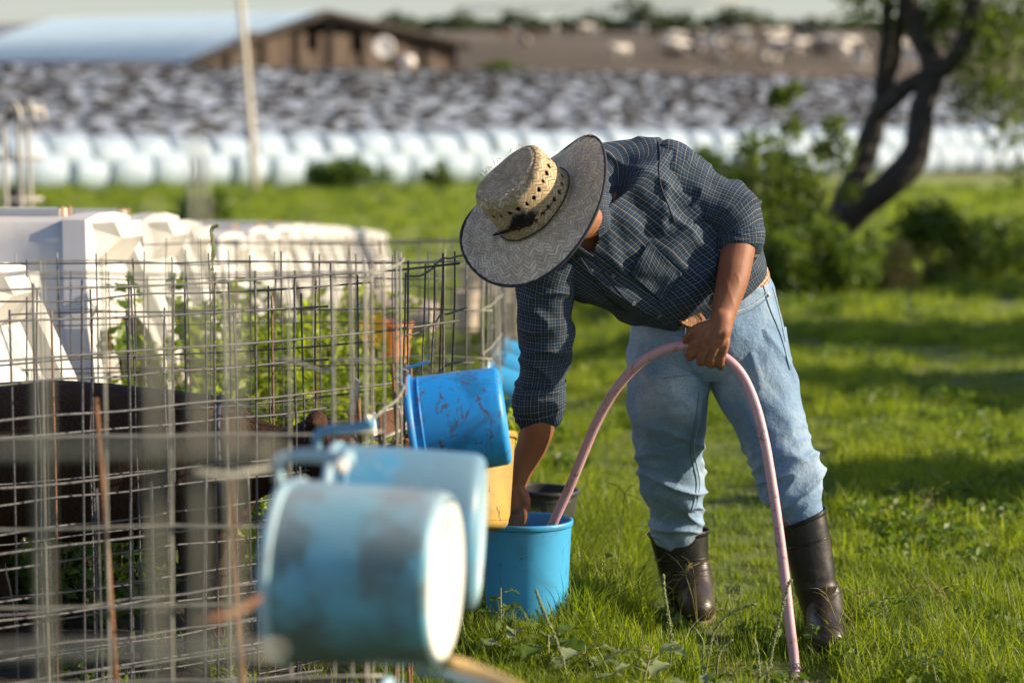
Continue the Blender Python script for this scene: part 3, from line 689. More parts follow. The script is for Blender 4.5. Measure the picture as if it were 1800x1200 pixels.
def build_hutches():
    sh, fr, dk, hd, rg, c1, c2 = hutch_proto()
    D = {}
    for nm, g, m, s in (('shell', sh, M['hutch'], True), ('front_panel', fr, M['hutch'], False), ('door_shade', dk, M['hutch_dark'], False), ('hood', hd, M['hutch'], False), ('ridge', rg, M['hutch'], False), ('vent_knob', c1, M['knob'], True), ('vent_knob', c2, M['knob'], True)):
        me = mesh_data(nm, g[0], g[1], m, smooth=s); D.setdefault(nm, []).append(me)
        if nm == 'shell':
            pass
    def hutch(px, Y, ztop, lab, grp=None, rz=0, s=1, ord_=None):
        if ord_ is not None: lab = ordinal(ord_)+' white calf hutch, counted from the left, in the long distant row'
        X = (px-900)/FPX*Y; z = ztop-1.16*s
        t = thing('calf_hutch', lab, 'calf hutch', (X, Y, z), grp, rz)
        t.scale = (s, s, s)
        for nm in D:
            for me in D[nm]: o = bpy.data.objects.new(nm, me); link(o, t)
    zt = lambda py, Y: CAM_H-(py-245)/FPX*Y
    hutch(-35, 6.9, zt(470, 6.9), 'nearest white calf hutch, only its lit hood showing at the left edge', None, R(-8))
    hutch(165, 8.3, zt(379, 8.3), 'large white plastic calf hutch with a lit flared front behind the dark calf', None, R(-9))
    hutch(262, 9.7, zt(380, 9.7), 'second large white calf hutch, just behind the nearest full one', None, R(-9))
    hutch(308, 11.0, zt(392, 11.0), 'third white calf hutch, with a weed standing before its front', None, R(-9))
    far = []
    for i in range(12):
        px = (392, 442, 484, 512, 536, 558, 578, 597, 614, 630, 644, 656)[i]; Y = 13.2+i*1.22
        hutch(px, Y, zt((412, 402, 399, 397, 398, 399, 400, 402, 403, 405, 407, 409)[i], Y), 'white calf hutch in the long distant row behind the wire pens', 'white calf hutches in the distant row', R(-9+random.uniform(-2, 2)), ord_=i)
build_hutches()

# ------------------------------------------------------------------ wire pens
def wire_panel(label, p0, p1, z0, z1, nv, nh, r=.0026, m='wire', jit=.004, stick=.02, group=None, curve=0., vs=None, hs=None, lean=0., ext=(.012, .03)):
    p0, p1 = np.array(p0, float), np.array(p1, float)
    gz = lambda k: terrain(*(p0+(p1-p0)*k))
    t = thing('wire_panel', label, 'wire panel', (*(p0+p1)/2, gz(.5)+z0), group)
    d = p1-p0; L = np.linalg.norm(d); nrm = np.array((-d[1], d[0]))/L; ph = random.random()*9
    def P(k, z, off=0):
        q = p0+d*k+nrm*(curve*math.sin(math.pi*k)+off+.012*math.sin(5*k+ph)+lean*(z-z0))
        return (q[0], q[1], z)
    vs = vs if vs is not None else np.linspace(0, 1, nv); hs = hs if hs is not None else np.linspace(z0+.02, z1, nh)
    for k in vs:
        o = random.uniform(-jit, jit); k2 = k+random.uniform(-jit, jit)*1.5/L; zt = z1+stick*random.uniform(.3, 1.3)
        g = gz(k); zz = np.linspace(z0+g, zt+g, 6)
        q = [P(k+(k2-k)*i/5+random.uniform(-1, 1)*jit*.35/L, z, r+random.uniform(-1, 1)*jit*.3) for i, z in enumerate(zz)]
        v, f = tube(q, r, 6, 12); mk('vertical_wire', v, f, M['wire_rust'] if (m == 'wire' and random.random() < .10) else M[m], t)
    for z in hs:
        o = random.uniform(-jit, jit); q = []
        for k in np.linspace(-ext[0]/L, 1+ext[1]/L, 9): q.append(P(k, z+o+gz(k)+random.uniform(-1, 1)*jit*.6, -r+random.uniform(-1, 1)*jit*.5))
        v, f = tube(q, r*1.05, 6, 26); mk('horizontal_wire', v, f, M[m], t)
    return t
def build_pens():
    X = lambda px, Y: (px-900)/FPX*Y
    hs = lambda z1, n=7, s=.142: [z1-i*s for i in range(n)]
    wire_panel('nearest wire panel, thick and badly out of focus at the left', (-.85, 1.93), (X(425, 1.95), 1.95), .02, 1.09, 0, 0, .0040, 'wire_pale', vs=[(X(q, 1.94)+.85)/(X(425, 1.95)+.85) for q in (-110, 62, 275, 338, 402)], hs=[1.08, .92, .76, .6], stick=.2, jit=.003)
    wire_panel('out of focus wire panel ending just left of the bright blue bucket bracket', (-1.25, 4.2), (X(640, 4.35), 4.35), .02, 1.10, 0, 0, .0028, 'wire_pale', vs=list(np.linspace(0, .86, 9))+[.94, .975, 1.], hs=[1.095, .80, .64, .5, .36, .2, .08], jit=.004)
    # bent loose wire on that panel
    t = tag(bpy.data.objects.new('bent_wire', None), 'bent pale wire with a kink crossing the blurred panel left of the bracket', 'wire'); link(t); t.location = W(590, 640, 4.3)
    v, f = tube([W(492, 628, 4.3), W(530, 640, 4.3), W(574, 653, 4.3), W(590, 636, 4.3), W(606, 633, 4.3), W(662, 636, 4.3)], .0030, 7, 30); mk('strand', v, f, M['wire_pale'], t)
    wire_panel('side wire panel running back beside the blurred one', (X(652, 4.38), 4.38), (X(700, 5.2), 5.2), .02, 1.08, 5, 0, .0026, 'wire_pale', hs=[1.07, .8, .64], jit=.003)
    A = (-1.30, 4.95); B = (X(800, 6.0), 6.0)
    wire_panel('sharp front wire panel of the pen that holds the dark calf', A, B, .02, 1.012, 0, 0, .0030, 'wire', vs=np.linspace(.0, .985, 14), hs=hs(1.01, 8), jit=.006, ext=(.02, .02))
    wire_panel('second wire panel a hand behind the sharp one, top wire lower', (-1.45, 5.5), (X(640, 6.25), 6.25), .02, .955, 0, 0, .0025, 'wire', vs=np.linspace(.02, .98, 11), hs=hs(.95, 7), jit=.010)
    wire_panel('corner wire panel with looped wire ends right of the calf pen', (X(700, 5.92), 5.92), (X(795, 6.35), 6.35), .3, .985, 5, 0, .0026, 'wire', hs=[.985, .845, .70, .56], jit=.008, ext=(.01, .06), lean=-.03)
    wire_panel('rear wire panel behind the calf back', (-1.5, 6.9), (X(815, 7.1), 7.1), .02, .98, 14, 0, .0025, 'wire', hs=hs(.98, 7, .15), jit=.008)
    wire_panel('wire panel across the weeds in front of the large hutch', (-1.5, 7.5), (X(760, 7.6), 7.6), .02, .90, 11, 0, .0024, 'wire', hs=hs(.90, 6, .15), jit=.01)
    Ys = [7.5, 8.9, 10.3, 11.9, 13.5, 15.3]
    nm = ['first', 'second', 'third', 'fourth', 'fifth', 'sixth']
    for i, Y in enumerate(Ys):
        x1 = X(848+i*14, Y); x0 = x1-1.45
        m = 'wire_pale' if i % 2 == 0 else 'wire'
        wire_panel(f'front wire panel of the {nm[i]} pen beyond the bright blue bucket', (x0, Y), (x1, Y+.05), .0, .97-.0*i, 12, 0, .0025, m, hs=hs(.96, 6, .155), jit=.012)
        wire_panel(f'right side wire panel of the {nm[i]} pen beyond the bright blue bucket', (x1+.01, Y+.05), (x1+.05, Y+1.15), .0, .97, 9, 0, .0025, m, hs=hs(.96, 6, .155), jit=.012)
    wire_panel('dark wire panel close behind the sharp one, in front of the calf', (-1.35, 5.12), (X(560, 5.9), 5.9), .0, .93, 0, 0, .0028, 'wire', vs=np.linspace(.03, .97, 12), hs=[.93, .79, .66, .52, .45, .38, .31, .24, .17, .10, .04], jit=.008, curve=.02)
    wire_panel('low wire panel standing nearest before the calf legs', (-1.2, 4.75), (X(545, 5.3), 5.3), .0, .60, 0, 0, .0026, 'wire', vs=np.linspace(.05, .97, 8), hs=[.36, .29, .22, .15, .09, .03], jit=.008)
    mud = simple('pen_mud_shade', (.012, .009, .006), (.03, .023, .015), 7, .85, .8, spots=(.06, .05, .03), spot_scale=16, spot_pos=(.6, .68), bdist=.03)  # dark mud, blackened further for the shade of calf and hutches
    xs, ys = np.linspace(-2.6, -.20, 26), np.linspace(2.2, 9.5, 60); V = [(x+(.05*nz((0, y, 0), (1, 2, 1), 3) if x > -.25 else 0), y, terrain(x, y)+.035*nz((x, y, 0), (.9, .9, 1), 3)+.015*nz((x, y, 0), (3, 3, 1), 8)+.022) for y in ys for x in xs]
    tag(mk('pen_ground', V, [(i*26+j, i*26+j+1, i*26+27+j, i*26+26+j) for i in range(59) for j in range(25)], mud, origin=(-1, 5, 0)), kind='structure')
    # rebar posts
    for px0, y0, px1, y1, Y, lab in ((168, 700, 200, 1200, 4.4, 'rusty rebar post behind the nearest panel at the far left'), (402, 840, 424, 1230, 3.7, 'rusty rebar post just left of the front bucket'), (630, 700, 640, 1200, 5.6, 'thin rusty rod left of the metal bracket')):
        a, b_ = W(px0, y0, Y), W(px1, y1, Y); b_ = a+(b_-a)*((a.z+.02)/(a.z-b_.z)); v, f = tube([a, a.lerp(b_, .5)+Vector((.004, 0, 0)), b_], .0052, 8, 10)
        tag(mk('rebar_post', v, f, M['wire_rust']), lab, 'rod')
    for px0, y0, px1, y1, Y, lab in ((663, 722, 668, 790, 5.42, 'short rusty rod left of the bright bucket'), (677, 700, 672, 800, 5.40, 'rusty rod crossing at the bracket left of the bright bucket'), (690, 640, 698, 800, 5.38, 'rusty rod with its tip above the bracket of the bright bucket'), (713, 640, 706, 830, 5.36, 'rusty rod holding the rim of the bright bucket'), (722, 645, 722, 700, 5.5, 'short rusty rod tip behind the blue hook strap')):
        a, b_ = W(px0, y0, Y), W(px1, y1, Y); b_ = a+(b_-a)*((a.z+.02)/(a.z-b_.z)); v, f = tube([a, a.lerp(b_, .5)+Vector((.004, 0, 0)), b_], .0038, 8, 10)
        tag(mk('rebar_rod', v, f, M['wire_rust']), lab, 'rod')
build_pens()

# ------------------------------------------------------------------ buckets
def bucket(name, label, mouth, base, r_m, r_b, mb, mi=None, mr=None, group=None, flat=None, rim=.006, ridge=True, basem=None, roundb=.018, flatdir=(0, 0, 1), seg=56, dent=.0):
    mouth, base = Vector(mouth), Vector(base); ax = (base-mouth); L = ax.length
    Mx = frame(mouth, ax, flatdir)
    t = thing(name, label, 'bucket', tuple(base if base.z < mouth.z else mouth), group)
    def shape(v):
        v = np.array(v, float)
        if flat is not None:   # one flattened side, facing +x of the frame
            rr = np.hypot(v[:, 0], v[:, 1]); lim = flat*rr.max(); v[:, 0] = np.where(v[:, 0] > lim, lim+(v[:, 0]-lim)*.12, v[:, 0])
        if dent:
            for i, p in enumerate(v):
                k = dent*nz(p, (7, 7, 5), 3); v[i, 0] += p[0]*k; v[i, 1] += p[1]*k
        return v @ np.array(Mx.to_3x3()).T+np.array(Mx.translation)
    z = np.linspace(0, 1, 14); outer = [(r_m+(r_b-r_m)*k, L*k) for k in z[:-1]]
    rb = roundb
    outer = [p for p in outer if p[1] < L-rb*1.2]
    for a in np.linspace(0, math.pi/2, 6): outer.append((r_b-rb+rb*math.cos(a), L-rb+rb*math.sin(a)))
    th = .003; inner = [(r_m-th, 0)]+[(r_m-th+(r_b-r_m)*k, L*k) for k in z[1:-1]]+[(r_b-rb-th, L-th*2), (.001, L-th*2)]
    v, f = lathe(outer, seg); body = mk('body', shape(v), f, mb, t)
    v, f = lathe(inner, seg); mk('inside', shape(v), f, mi or mb, t)
    v, f = lathe([(r_b-rb, L), (r_b*.72, L), (r_b*.70, L-.004), (.02, L-.004), (.001, L-.004)], seg); mk('base', shape(v), f, basem or mb, t)
    rp = [(r_m-.003, -.004), (r_m+rim, -.005), (r_m+rim+.0012, .002), (r_m+rim, .010), (r_m+.001, .012), (r_m-.003, .004)]
    v, f = lathe(rp, seg, closed=True); mk('rim', shape(v), f, mr or mb, t)
    if ridge:
        rr = r_m+(r_b-r_m)*.12; v, f = lathe([(rr, L*.115), (rr+.0022, L*.12), (rr+.0022, L*.135), (rr, L*.14)], seg); mk('rib', shape(v), f, mb, t)
    return t
def build_buckets():
    # front bucket: mouth to the left, sunlight on the base put into its white colour
    c = W(785, 1018, 3.36); ax = Vector((.97, -.20, -.02)).normalized()
    t1 = bucket('feed_bucket', 'large blurred light blue bucket nearest the camera with its right-facing base coloured sunlit white', c-ax*.232, c, .132, .122, M['b_front'], M['b_second'], M['b_rim'], flat=.93, basem=M['b_white'], flatdir=(0, 0, 1), roundb=.012, dent=.03, rim=.003, ridge=False)
    q = [W(492, 850, 3.34), W(488, 812, 3.34), W(520, 800, 3.34), W(575, 803, 3.30), W(615, 806, 3.28)]
    v, f = tube(q, [.008, .009, .009, .011], 10, 16); mk('hook', v, f, M['b_rim'], t1)
    v, f = lathe([(0, .010), (.010, .007), (.011, -.004), (0, -.008)], 14, frame(W(598, 820, 3.27), (0, -1, .2))); mk('hook_end', v, f, M['b_white'], t1)
    v, f = tube([W(340, 828, 3.1), W(400, 835, 3.2), W(450, 826, 3.3), W(482, 822, 3.33)], .0045, 8, 14)
    tag(mk('hanging_wire', v, f, M['wire_pale']), 'pale wire running left from the hook of the front bucket', 'wire')
    v, f = tube([W(330, 1095, 3.0), W(380, 1085, 3.0), W(425, 1070, 3.05), W(455, 1050, 3.1)], .005, 8, 14)
    tag(mk('loose_wire', v, f, M['wire_rust']), 'rusty loose wire left of the lower part of the front bucket', 'wire')
    # second bucket
    c = W(848, 936, 3.9); ax = Vector((.985, -.05, -.05)).normalized()
    t2 = bucket('feed_bucket', 'blurred blue bucket partly hidden behind the nearest one', c-ax*.25, c, .134, .128, M['b_second'], M['b_second'], M['b_rim'], flat=.95, flatdir=(0, 0, 1), roundb=.02, dent=.02, basem=M['b_rim'], rim=.003)
    v, f = tube([W(560, 800, 3.9), W(556, 768, 3.9), W(575, 756, 3.9), W(620, 752, 3.88), W(656, 744, 3.86)], [.007, .009, .008, .009], 10, 16); mk('hook', v, f, M['b_second'], t2)
    # sharp bright bucket
    Y = 5.45; mo = (W(708, 668, Y)+W(742, 838, Y))/2; ba = (W(869, 645, Y)+W(909, 815, Y))/2
    t3 = bucket('feed_bucket', 'sharp bright blue bucket with scraped dark patches tipped on its side beside the sleeve', mo+Vector((0, .0, 0)), ba, .118, .111, M['b_bright'], M['b_bright'], M['b_rimblue'], flat=.96, flatdir=(.1, 0, 1), roundb=.014, rim=.007, dent=.012, basem=M['b_rimblue'])
    v, f = tube([W(708, 672, Y-.1), W(702, 655, Y-.1), W(706, 647, Y-.1), W(730, 641, Y-.1), W(753, 634, Y-.1)], .0001, 4, 16)
    P = np.array(catmull([tuple(W(*a)) for a in ((712, 682, Y-.1), (702, 664, Y-.1), (704, 650, Y-.1), (727, 643, Y-.1), (754, 635, Y-.1))], 18)); wv = []
    for p in P: wv += [p+np.array((0, -.012, .0022)), p+np.array((0, .012, .0022)), p+np.array((0, .012, -.003)), p+np.array((0, -.012, -.003))]
    F = [(i*4+a, i*4+(a+1) % 4, i*4+4+(a+1) % 4, i*4+4+a) for i in range(17) for a in range(4)]+[(0, 1, 2, 3), (71, 70, 69, 68)]
    mk('hook', wv, F, M['b_rimblue'], t3, smooth=False)
    v, f = tube([W(699, 668, Y-.13), W(694, 655, Y-.13), W(700, 648, Y-.15), W(716, 652, Y-.15), W(712, 662, Y-.14), W(700, 664, Y-.12), W(690, 666, Y-.1)], .0018, 7, 30)
    tag(mk('tie_wire', v, f, M['wire_pale']), 'twist of pale wire tied round the blue hook of the bright bucket', 'wire')
    v, f = tube([W(668, 778, Y-.1), W(680, 786, Y-.12), W(700, 774, Y-.13), W(722, 762, Y-.1)], .005, 7, 16)
    tag(mk('tie_wire', v, f, M['wire_rust']), 'rusty wire tie low on the rods left of the bright bucket', 'wire')
    # scratched fold in that bucket, metal brackets behind the rods
    t = thing('metal_bracket', 'bent galvanised sheet bracket with a rusty square face behind the rods', 'bracket', W(690, 765, 5.65))
    def sheet(name, pts, Y0, dy, m, th=.004):
        q = [W(x, y, Y0+d) for x, y, d in pts]; n = len(q); v = [tuple(p) for p in q]+[(p.x, p.y+th, p.z+th*.3) for p in q]
        mk(name, v, [tuple(range(n)), tuple(range(2*n-1, n-1, -1))]+[(i, i+n, (i+1) % n+n, (i+1) % n) for i in range(n)], m, t, smooth=False)
    sheet('plate', [(644, 728, .0), (735, 706, .1), (735, 742, .1), (660, 770, .0)], 5.62, 0, M['zinc'])
    sheet('rusty_face', [(657, 731, 0), (702, 716, .03), (706, 752, .03), (672, 766, 0)], 5.58, 0, M['rust_sheet'])
    sheet('lower_lip', [(648, 770, .0), (722, 745, .1), (722, 752, .1), (664, 776, .0)], 5.57, 0, M['zinc'])
    t = thing('metal_strip', 'narrow grey metal strip with a rusty foot standing left of the bracket', 'metal strip', W(620, 740, 5.3))
    sheet('strip', [(624, 664, 0), (634, 672, 0), (622, 735, 0), (610, 728, 0)], 5.3, 0, M['zinc'])
    sheet('foot', [(612, 728, -.01), (626, 728, -.01), (628, 752, -.01), (614, 756, -.01)], 5.3, 0, M['rust_sheet'])
    t = thing('orange_bracket', 'small orange plastic bracket under the left rim of the bright bucket', 'bracket', W(720, 790, 5.7))
    sheet('plate', [(713, 772, 0), (717, 772, 0), (722, 786, 0), (738, 786, 0), (742, 802, 0), (713, 802, 0)], 5.62, 0, M['orange'])
    # yellow bucket hanging behind
    bucket('yellow_bucket', 'dull yellow bucket hanging below the bright blue one, stained along its side', W(811, 770, 5.95), W(822, 934, 5.9), .134, .103, M['b_yellow'], None, None, roundb=.022, rim=.005, ridge=False, seg=48)
    # bucket in the grass
    top = W(926, 915, 6.28); bot = Vector((top.x, top.y, top.z-.275))
    bucket('ground_bucket', 'clean light blue bucket on the grass being filled by the pink hose', top, bot, .118, .105, M['b_ground'], M['b_ground'], M['b_ground'], roundb=.008, rim=.003, ridge=False, seg=72)
    wt, nt, b = mat('water'); b.inputs['Base Color'].default_value = (.35, .5, .5, 1); b.inputs['Roughness'].default_value = .05; b.inputs['Transmission Weight'].default_value = .6
    v, f = lathe([(.108, 0), (.001, 0)], 40, frame(top-Vector((0, 0, .1)), (0, 0, 1))); tag(mk('water', v, f, wt), 'water standing inside the bucket being filled', 'water')
    # black tub behind the hand
    c = W(958, 868, 7.7)
    bucket('black_tub', 'black plastic tub half hidden in tall grass behind the filling bucket', c+Vector((0, 0, .015)), c-Vector((.01, 0, .2)), .105, .095, M['black_plastic'], seg=36)
    # far blue buckets at the pens behind the sleeve
    for i, (px, py, Y, lab) in enumerate(((905, 683, 8.7, 'lower blurred blue bucket on its side behind the right sleeve'), (912, 654, 10.0, 'middle blurred blue bucket behind the right sleeve'), (910, 625, 11.6, 'upper small blurred blue bucket behind the right sleeve'))):
        c = W(px, py, Y); bucket('feed_bucket', lab, c-Vector((.12, .02, -.02)), c+Vector((.10, -.03, -.05)), .085, .08, M['b_ground'], None, M['b_rim'], flat=.95, seg=30)
    # near bottom edge
    c = W(770, 1215, 3.6)
    bucket('feed_bucket', 'blue bucket low under the nearest one, just its upper edge in view', c-Vector((.10, .03, .06)), c+Vector((.09, -.05, -.11)), .085, .08, M['b_second'], None, M['b_rim'], seg=40)
    a, b_ = W(770, 1158, 3.45), W(910, 1215, 3.15); v, f = tube([a, a.lerp(b_, .5)+Vector((0, 0, .004)), b_, b_+(b_-a)*.4-Vector((0, 0, .02))], .011, 10, 14); v = np.array(v)
    tag(mk('orange_bar', v, f, simple('yellow_orange_plastic', (.7, .45, .16), (.75, .52, .22))), 'blurred yellow orange plastic bar at the bottom edge below the front bucket', 'plastic bar')
    v, f = tube([W(735, 1178, 3.4), W(800, 1190, 3.3), W(870, 1212, 3.2)], .006, 8, 12)
    tag(mk('pale_rod', v, f, M['b_rim']), 'pale blue rod beside the yellow bar at the bottom edge', 'rod')
    # orange planter with yellow flowers beyond the pen
    Yp = 9.0; c = W(680, 590, Yp)
    t = bucket('orange_bucket', 'blurred orange bucket among weeds beyond the wire pen', W(684, 568, Yp), W(684, 640, Yp), .085, .07, M['orange'], seg=30)
    t = thing('yellow_flowers', 'cluster of yellow flowers beside the orange bucket behind the pen wire', 'flowers', W(660, 610, 8.9))
    gs, fl = [], []
    for i in range(26):
        p = W(random.gauss(657, 9), random.gauss(586, 13), 8.85+random.uniform(-.08, .08)); g = (p.x, p.y+.02, p.z-.2); gs.append(tube([g, p], .003, 4))
        for k in range(7):
            a = k/7*6.283; d = Vector((math.cos(a), -.35, math.sin(a))); e = Vector((-math.sin(a), 0, math.cos(a)))*.008
            fl.append(([p+d*.003-e*.4, p+d*.02-e, p+d*.03, p+d*.02+e], [(0, 1, 2, 3)]))
    v, f = join(*gs); mk('stem', v, f, M['stem'], t); v, f = join(*[([tuple(x) for x in a], b) for a, b in fl]); mk('petals', v, f, M['petal'], t, smooth=False)['kind'] = 'stuff'
    # white lump behind the orange bucket
    c = W(690, 545, 11.2); bucket('white_tub', 'blurred pale grey tub lying behind the orange bucket', c-Vector((.22, 0, -.02)), c+Vector((.2, -.05, -.05)), .10, .09, M['hutch'], seg=30)
    for i, (px, py, Y) in enumerate(((826, 492, 16.5), (856, 490, 17.5), (886, 500, 18.5), (905, 560, 14), (820, 545, 13))):
        c = W(px, py, Y); bucket('white_pail', ('first', 'second', 'third', 'fourth', 'fifth')[i]+' small blurred white pail glinting behind the far pen wires', c+Vector((0, 0, .1)), c-Vector((0, 0, .12)), .07, .06, M['hutch'], seg=20)
build_buckets()
# ------------------------------------------------------------------ remesh union
def union(name, geos, mat_, voxel, parent=None, smooth_it=4, fn=None, label=None, origin=None):
    v, f = join(*geos); me = mesh_data(name, v, f)
    o = bpy.data.objects.new(name, me); COL.objects.link(o)
    md = o.modifiers.new('r', 'REMESH'); md.mode = 'VOXEL'; md.voxel_size = voxel; md.use_smooth_shade = True
    s = o.modifiers.new('s', 'SMOOTH'); s.factor = .5; s.iterations = smooth_it
    dg = bpy.context.evaluated_depsgraph_get(); e = o.evaluated_get(dg); m2 = e.to_mesh()
    V = np.zeros(len(m2.vertices)*3, np.float32); m2.vertices.foreach_get('co', V); V = V.reshape(-1, 3)
    F = np.array([tuple(p.vertices) for p in m2.polygons if len(p.vertices) == 4]); F3 = [tuple(p.vertices) for p in m2.polygons if len(p.vertices) != 4]
    Nn = np.zeros(len(V)*3, np.float32); m2.vertices.foreach_get('normal', Nn); Nn = Nn.reshape(-1, 3)
    e.to_mesh_clear(); bpy.data.objects.remove(o)
    if fn: V = V+Nn*np.array([fn(p, n) for p, n in zip(V, Nn)])[:, None]
    F = F if not F3 else [tuple(q) for q in F.tolist()]+F3
    return mk(name, V, F, mat_, parent, origin=origin)
def caps_tube(pts, rads, seg=14, n=None):
    """tube with rounded ends"""
    n = n or len(pts)*6; P = catmull([tuple(p) for p in pts], n); r = np.interp(np.linspace(0, 1, n), np.linspace(0, 1, len(rads)), rads)
    a, b = P[0]-P[1], P[-1]-P[-2]; a /= np.linalg.norm(a); b /= np.linalg.norm(b)
    ks = [(.95, .3), (.75, .65), (.45, .9), (.1, .99)]
    P2 = [P[0]+a*r[0]*q for q in (.99, .9, .65, .3)]+list(P)+[P[-1]+b*r[-1]*q for q in (.3, .65, .9, .99)]
    r2 = [r[0]*q for q in (.1, .45, .75, .95)]+list(r)+[r[-1]*q for q in (.95, .75, .45, .1)]
    v, f = tube(P2, 1, seg); m = len(P2)
    # re-radius (tube() interpolates radii evenly)
    v = v.reshape(m, seg, 3); c = np.array(P2)[:, None]; v = c+(v-c)*np.array(r2)[:, None, None]
    return v.reshape(-1, 3), f
def ellip(c, r, Mx=None, seg=18):
    v, f = lathe([(max(.001, math.sin(a)), -math.cos(a)) for a in np.linspace(0, math.pi, 12)], seg)
    v = v*np.array(r)
    if Mx is not None: v = v @ np.array(Mx.to_3x3()).T
    return v+np.array(tuple(c)), f

# ------------------------------------------------------------------ calf
def build_calf():
    m, nt, b = mat('calf_coat'); P = N(nt, 'ShaderNodeTexCoord').outputs['Object']
    mp = N(nt, 'ShaderNodeMapping'); mp.inputs['Scale'].default_value = (60, 60, 14); nt.links.new(P, mp.inputs[0])
    h = noi(nt, mp.outputs[0], 3, 4); c = ramp(nt, h, [(.3, (.018, .010, .006)), (.7, (.052, .027, .015))]); big = ramp(nt, noi(nt, P, 2.5, 3), [(.4, 1.), (.7, 1.9)])
    nt.links.new(mixc(nt, 1., c, big, 'MULTIPLY'), b.inputs[0]); b.inputs['Roughness'].default_value = .75; bump(nt, b, h, .6, .006)
    b.inputs['Specular IOR Level'].default_value = .15
    Y = 6.05
    p = lambda x, y, d=0: W(x, y, Y+d)
    G = []
    L = rings_tb([((-95, 700, Y), (-75, 860, Y), .11), ((-40, 678, Y), (-20, 915, Y), .15), ((60, 668, Y), (60, 945, Y), .165), ((160, 672, Y), (165, 952, Y), .17), ((260, 682, Y), (275, 948, Y), .165), ((340, 690, Y), (350, 935, Y), .15), ((400, 702, Y), (420, 930, Y), .125), ((450, 738, Y-.02), (452, 880, Y), .09), ((505, 752, Y-.05), (500, 860, Y-.05), .07), ((560, 748, Y-.1), (545, 850, Y-.1), .065)])
    lo = Loft(L, 28, 50); v, f, _ = lo.mesh((True, True)); G.append((v, f))
    # head lowered to the right
    G.append(caps_tube([p(560, 790, -.1), p(590, 805, -.12), p(625, 850, -.14), p(650, 890, -.15)], [.085, .075, .055, .05], 18))
    G.append(ellip(p(652, 900, -.15), (.05, .045, .045)))
    for s in (-1, 1): G.append(caps_tube([p(560, 755, -.1+s*.07), p(556, 742, -.1+s*.13), p(550, 745, -.1+s*.18)], [.02, .032, .01], 10))
    def leg(x, y0, hind, d):
        if hind: q = [p(x-10, y0, d), p(x+8, y0+70, d), p(x-28, y0+150, d), p(x-12, y0+230, d), p(x-8, y0+290, d)]; r = [.085, .06, .034, .026, .03]
        else: q = [p(x, y0, d), p(x+2, y0+90, d), p(x+6, y0+150, d), p(x, y0+230, d), p(x+4, y0+285, d)]; r = [.07, .045, .034, .024, .03]
        q[-1].z = .04; q[-2].z = max(q[-2].z, .1)
        G.append(caps_tube(q, r, 14))
    leg(-35, 830, True, -.09); leg(15, 830, True, .09); leg(340, 870, False, -.08); leg(372, 870, False, .09)
    G.append(caps_tube([p(-100, 710), p(-118, 760), p(-122, 860)], [.02, .014, .02], 8))
    o = union('calf', G, m, .009, None, 6, lambda q, n: .003*nz(q, (30, 30, 12), 1), origin=(p(150, 1100).x, Y, 0))
    tag(o, 'dark brown calf standing behind the wire of the pen', 'calf')
    # collar
    C = (W(395, 700, Y), W(412, 932, Y)); c0 = (C[0]+C[1])/2; u = (C[0]-C[1])/2
    q = []
    for a in np.linspace(0, 2*math.pi, 30, endpoint=False): q.append(c0+u*1.015*math.cos(a)+Vector((0.0, .136*math.sin(a), 0))+Vector((-.01, 0, 0)))
    q.append(q[0]); v, f = tube(q, .008, 8, caps=False); mk('collar', v, f, simple('collar_blue', (.015, .02, .05), (.03, .035, .07)), o)
    for s in (-1, 1):
        v, f = ellip(p(600, 800, -.12+s*.062), (.011, .011, .011)); mk('eye', v, f, M['black_plastic'], o)
build_calf()
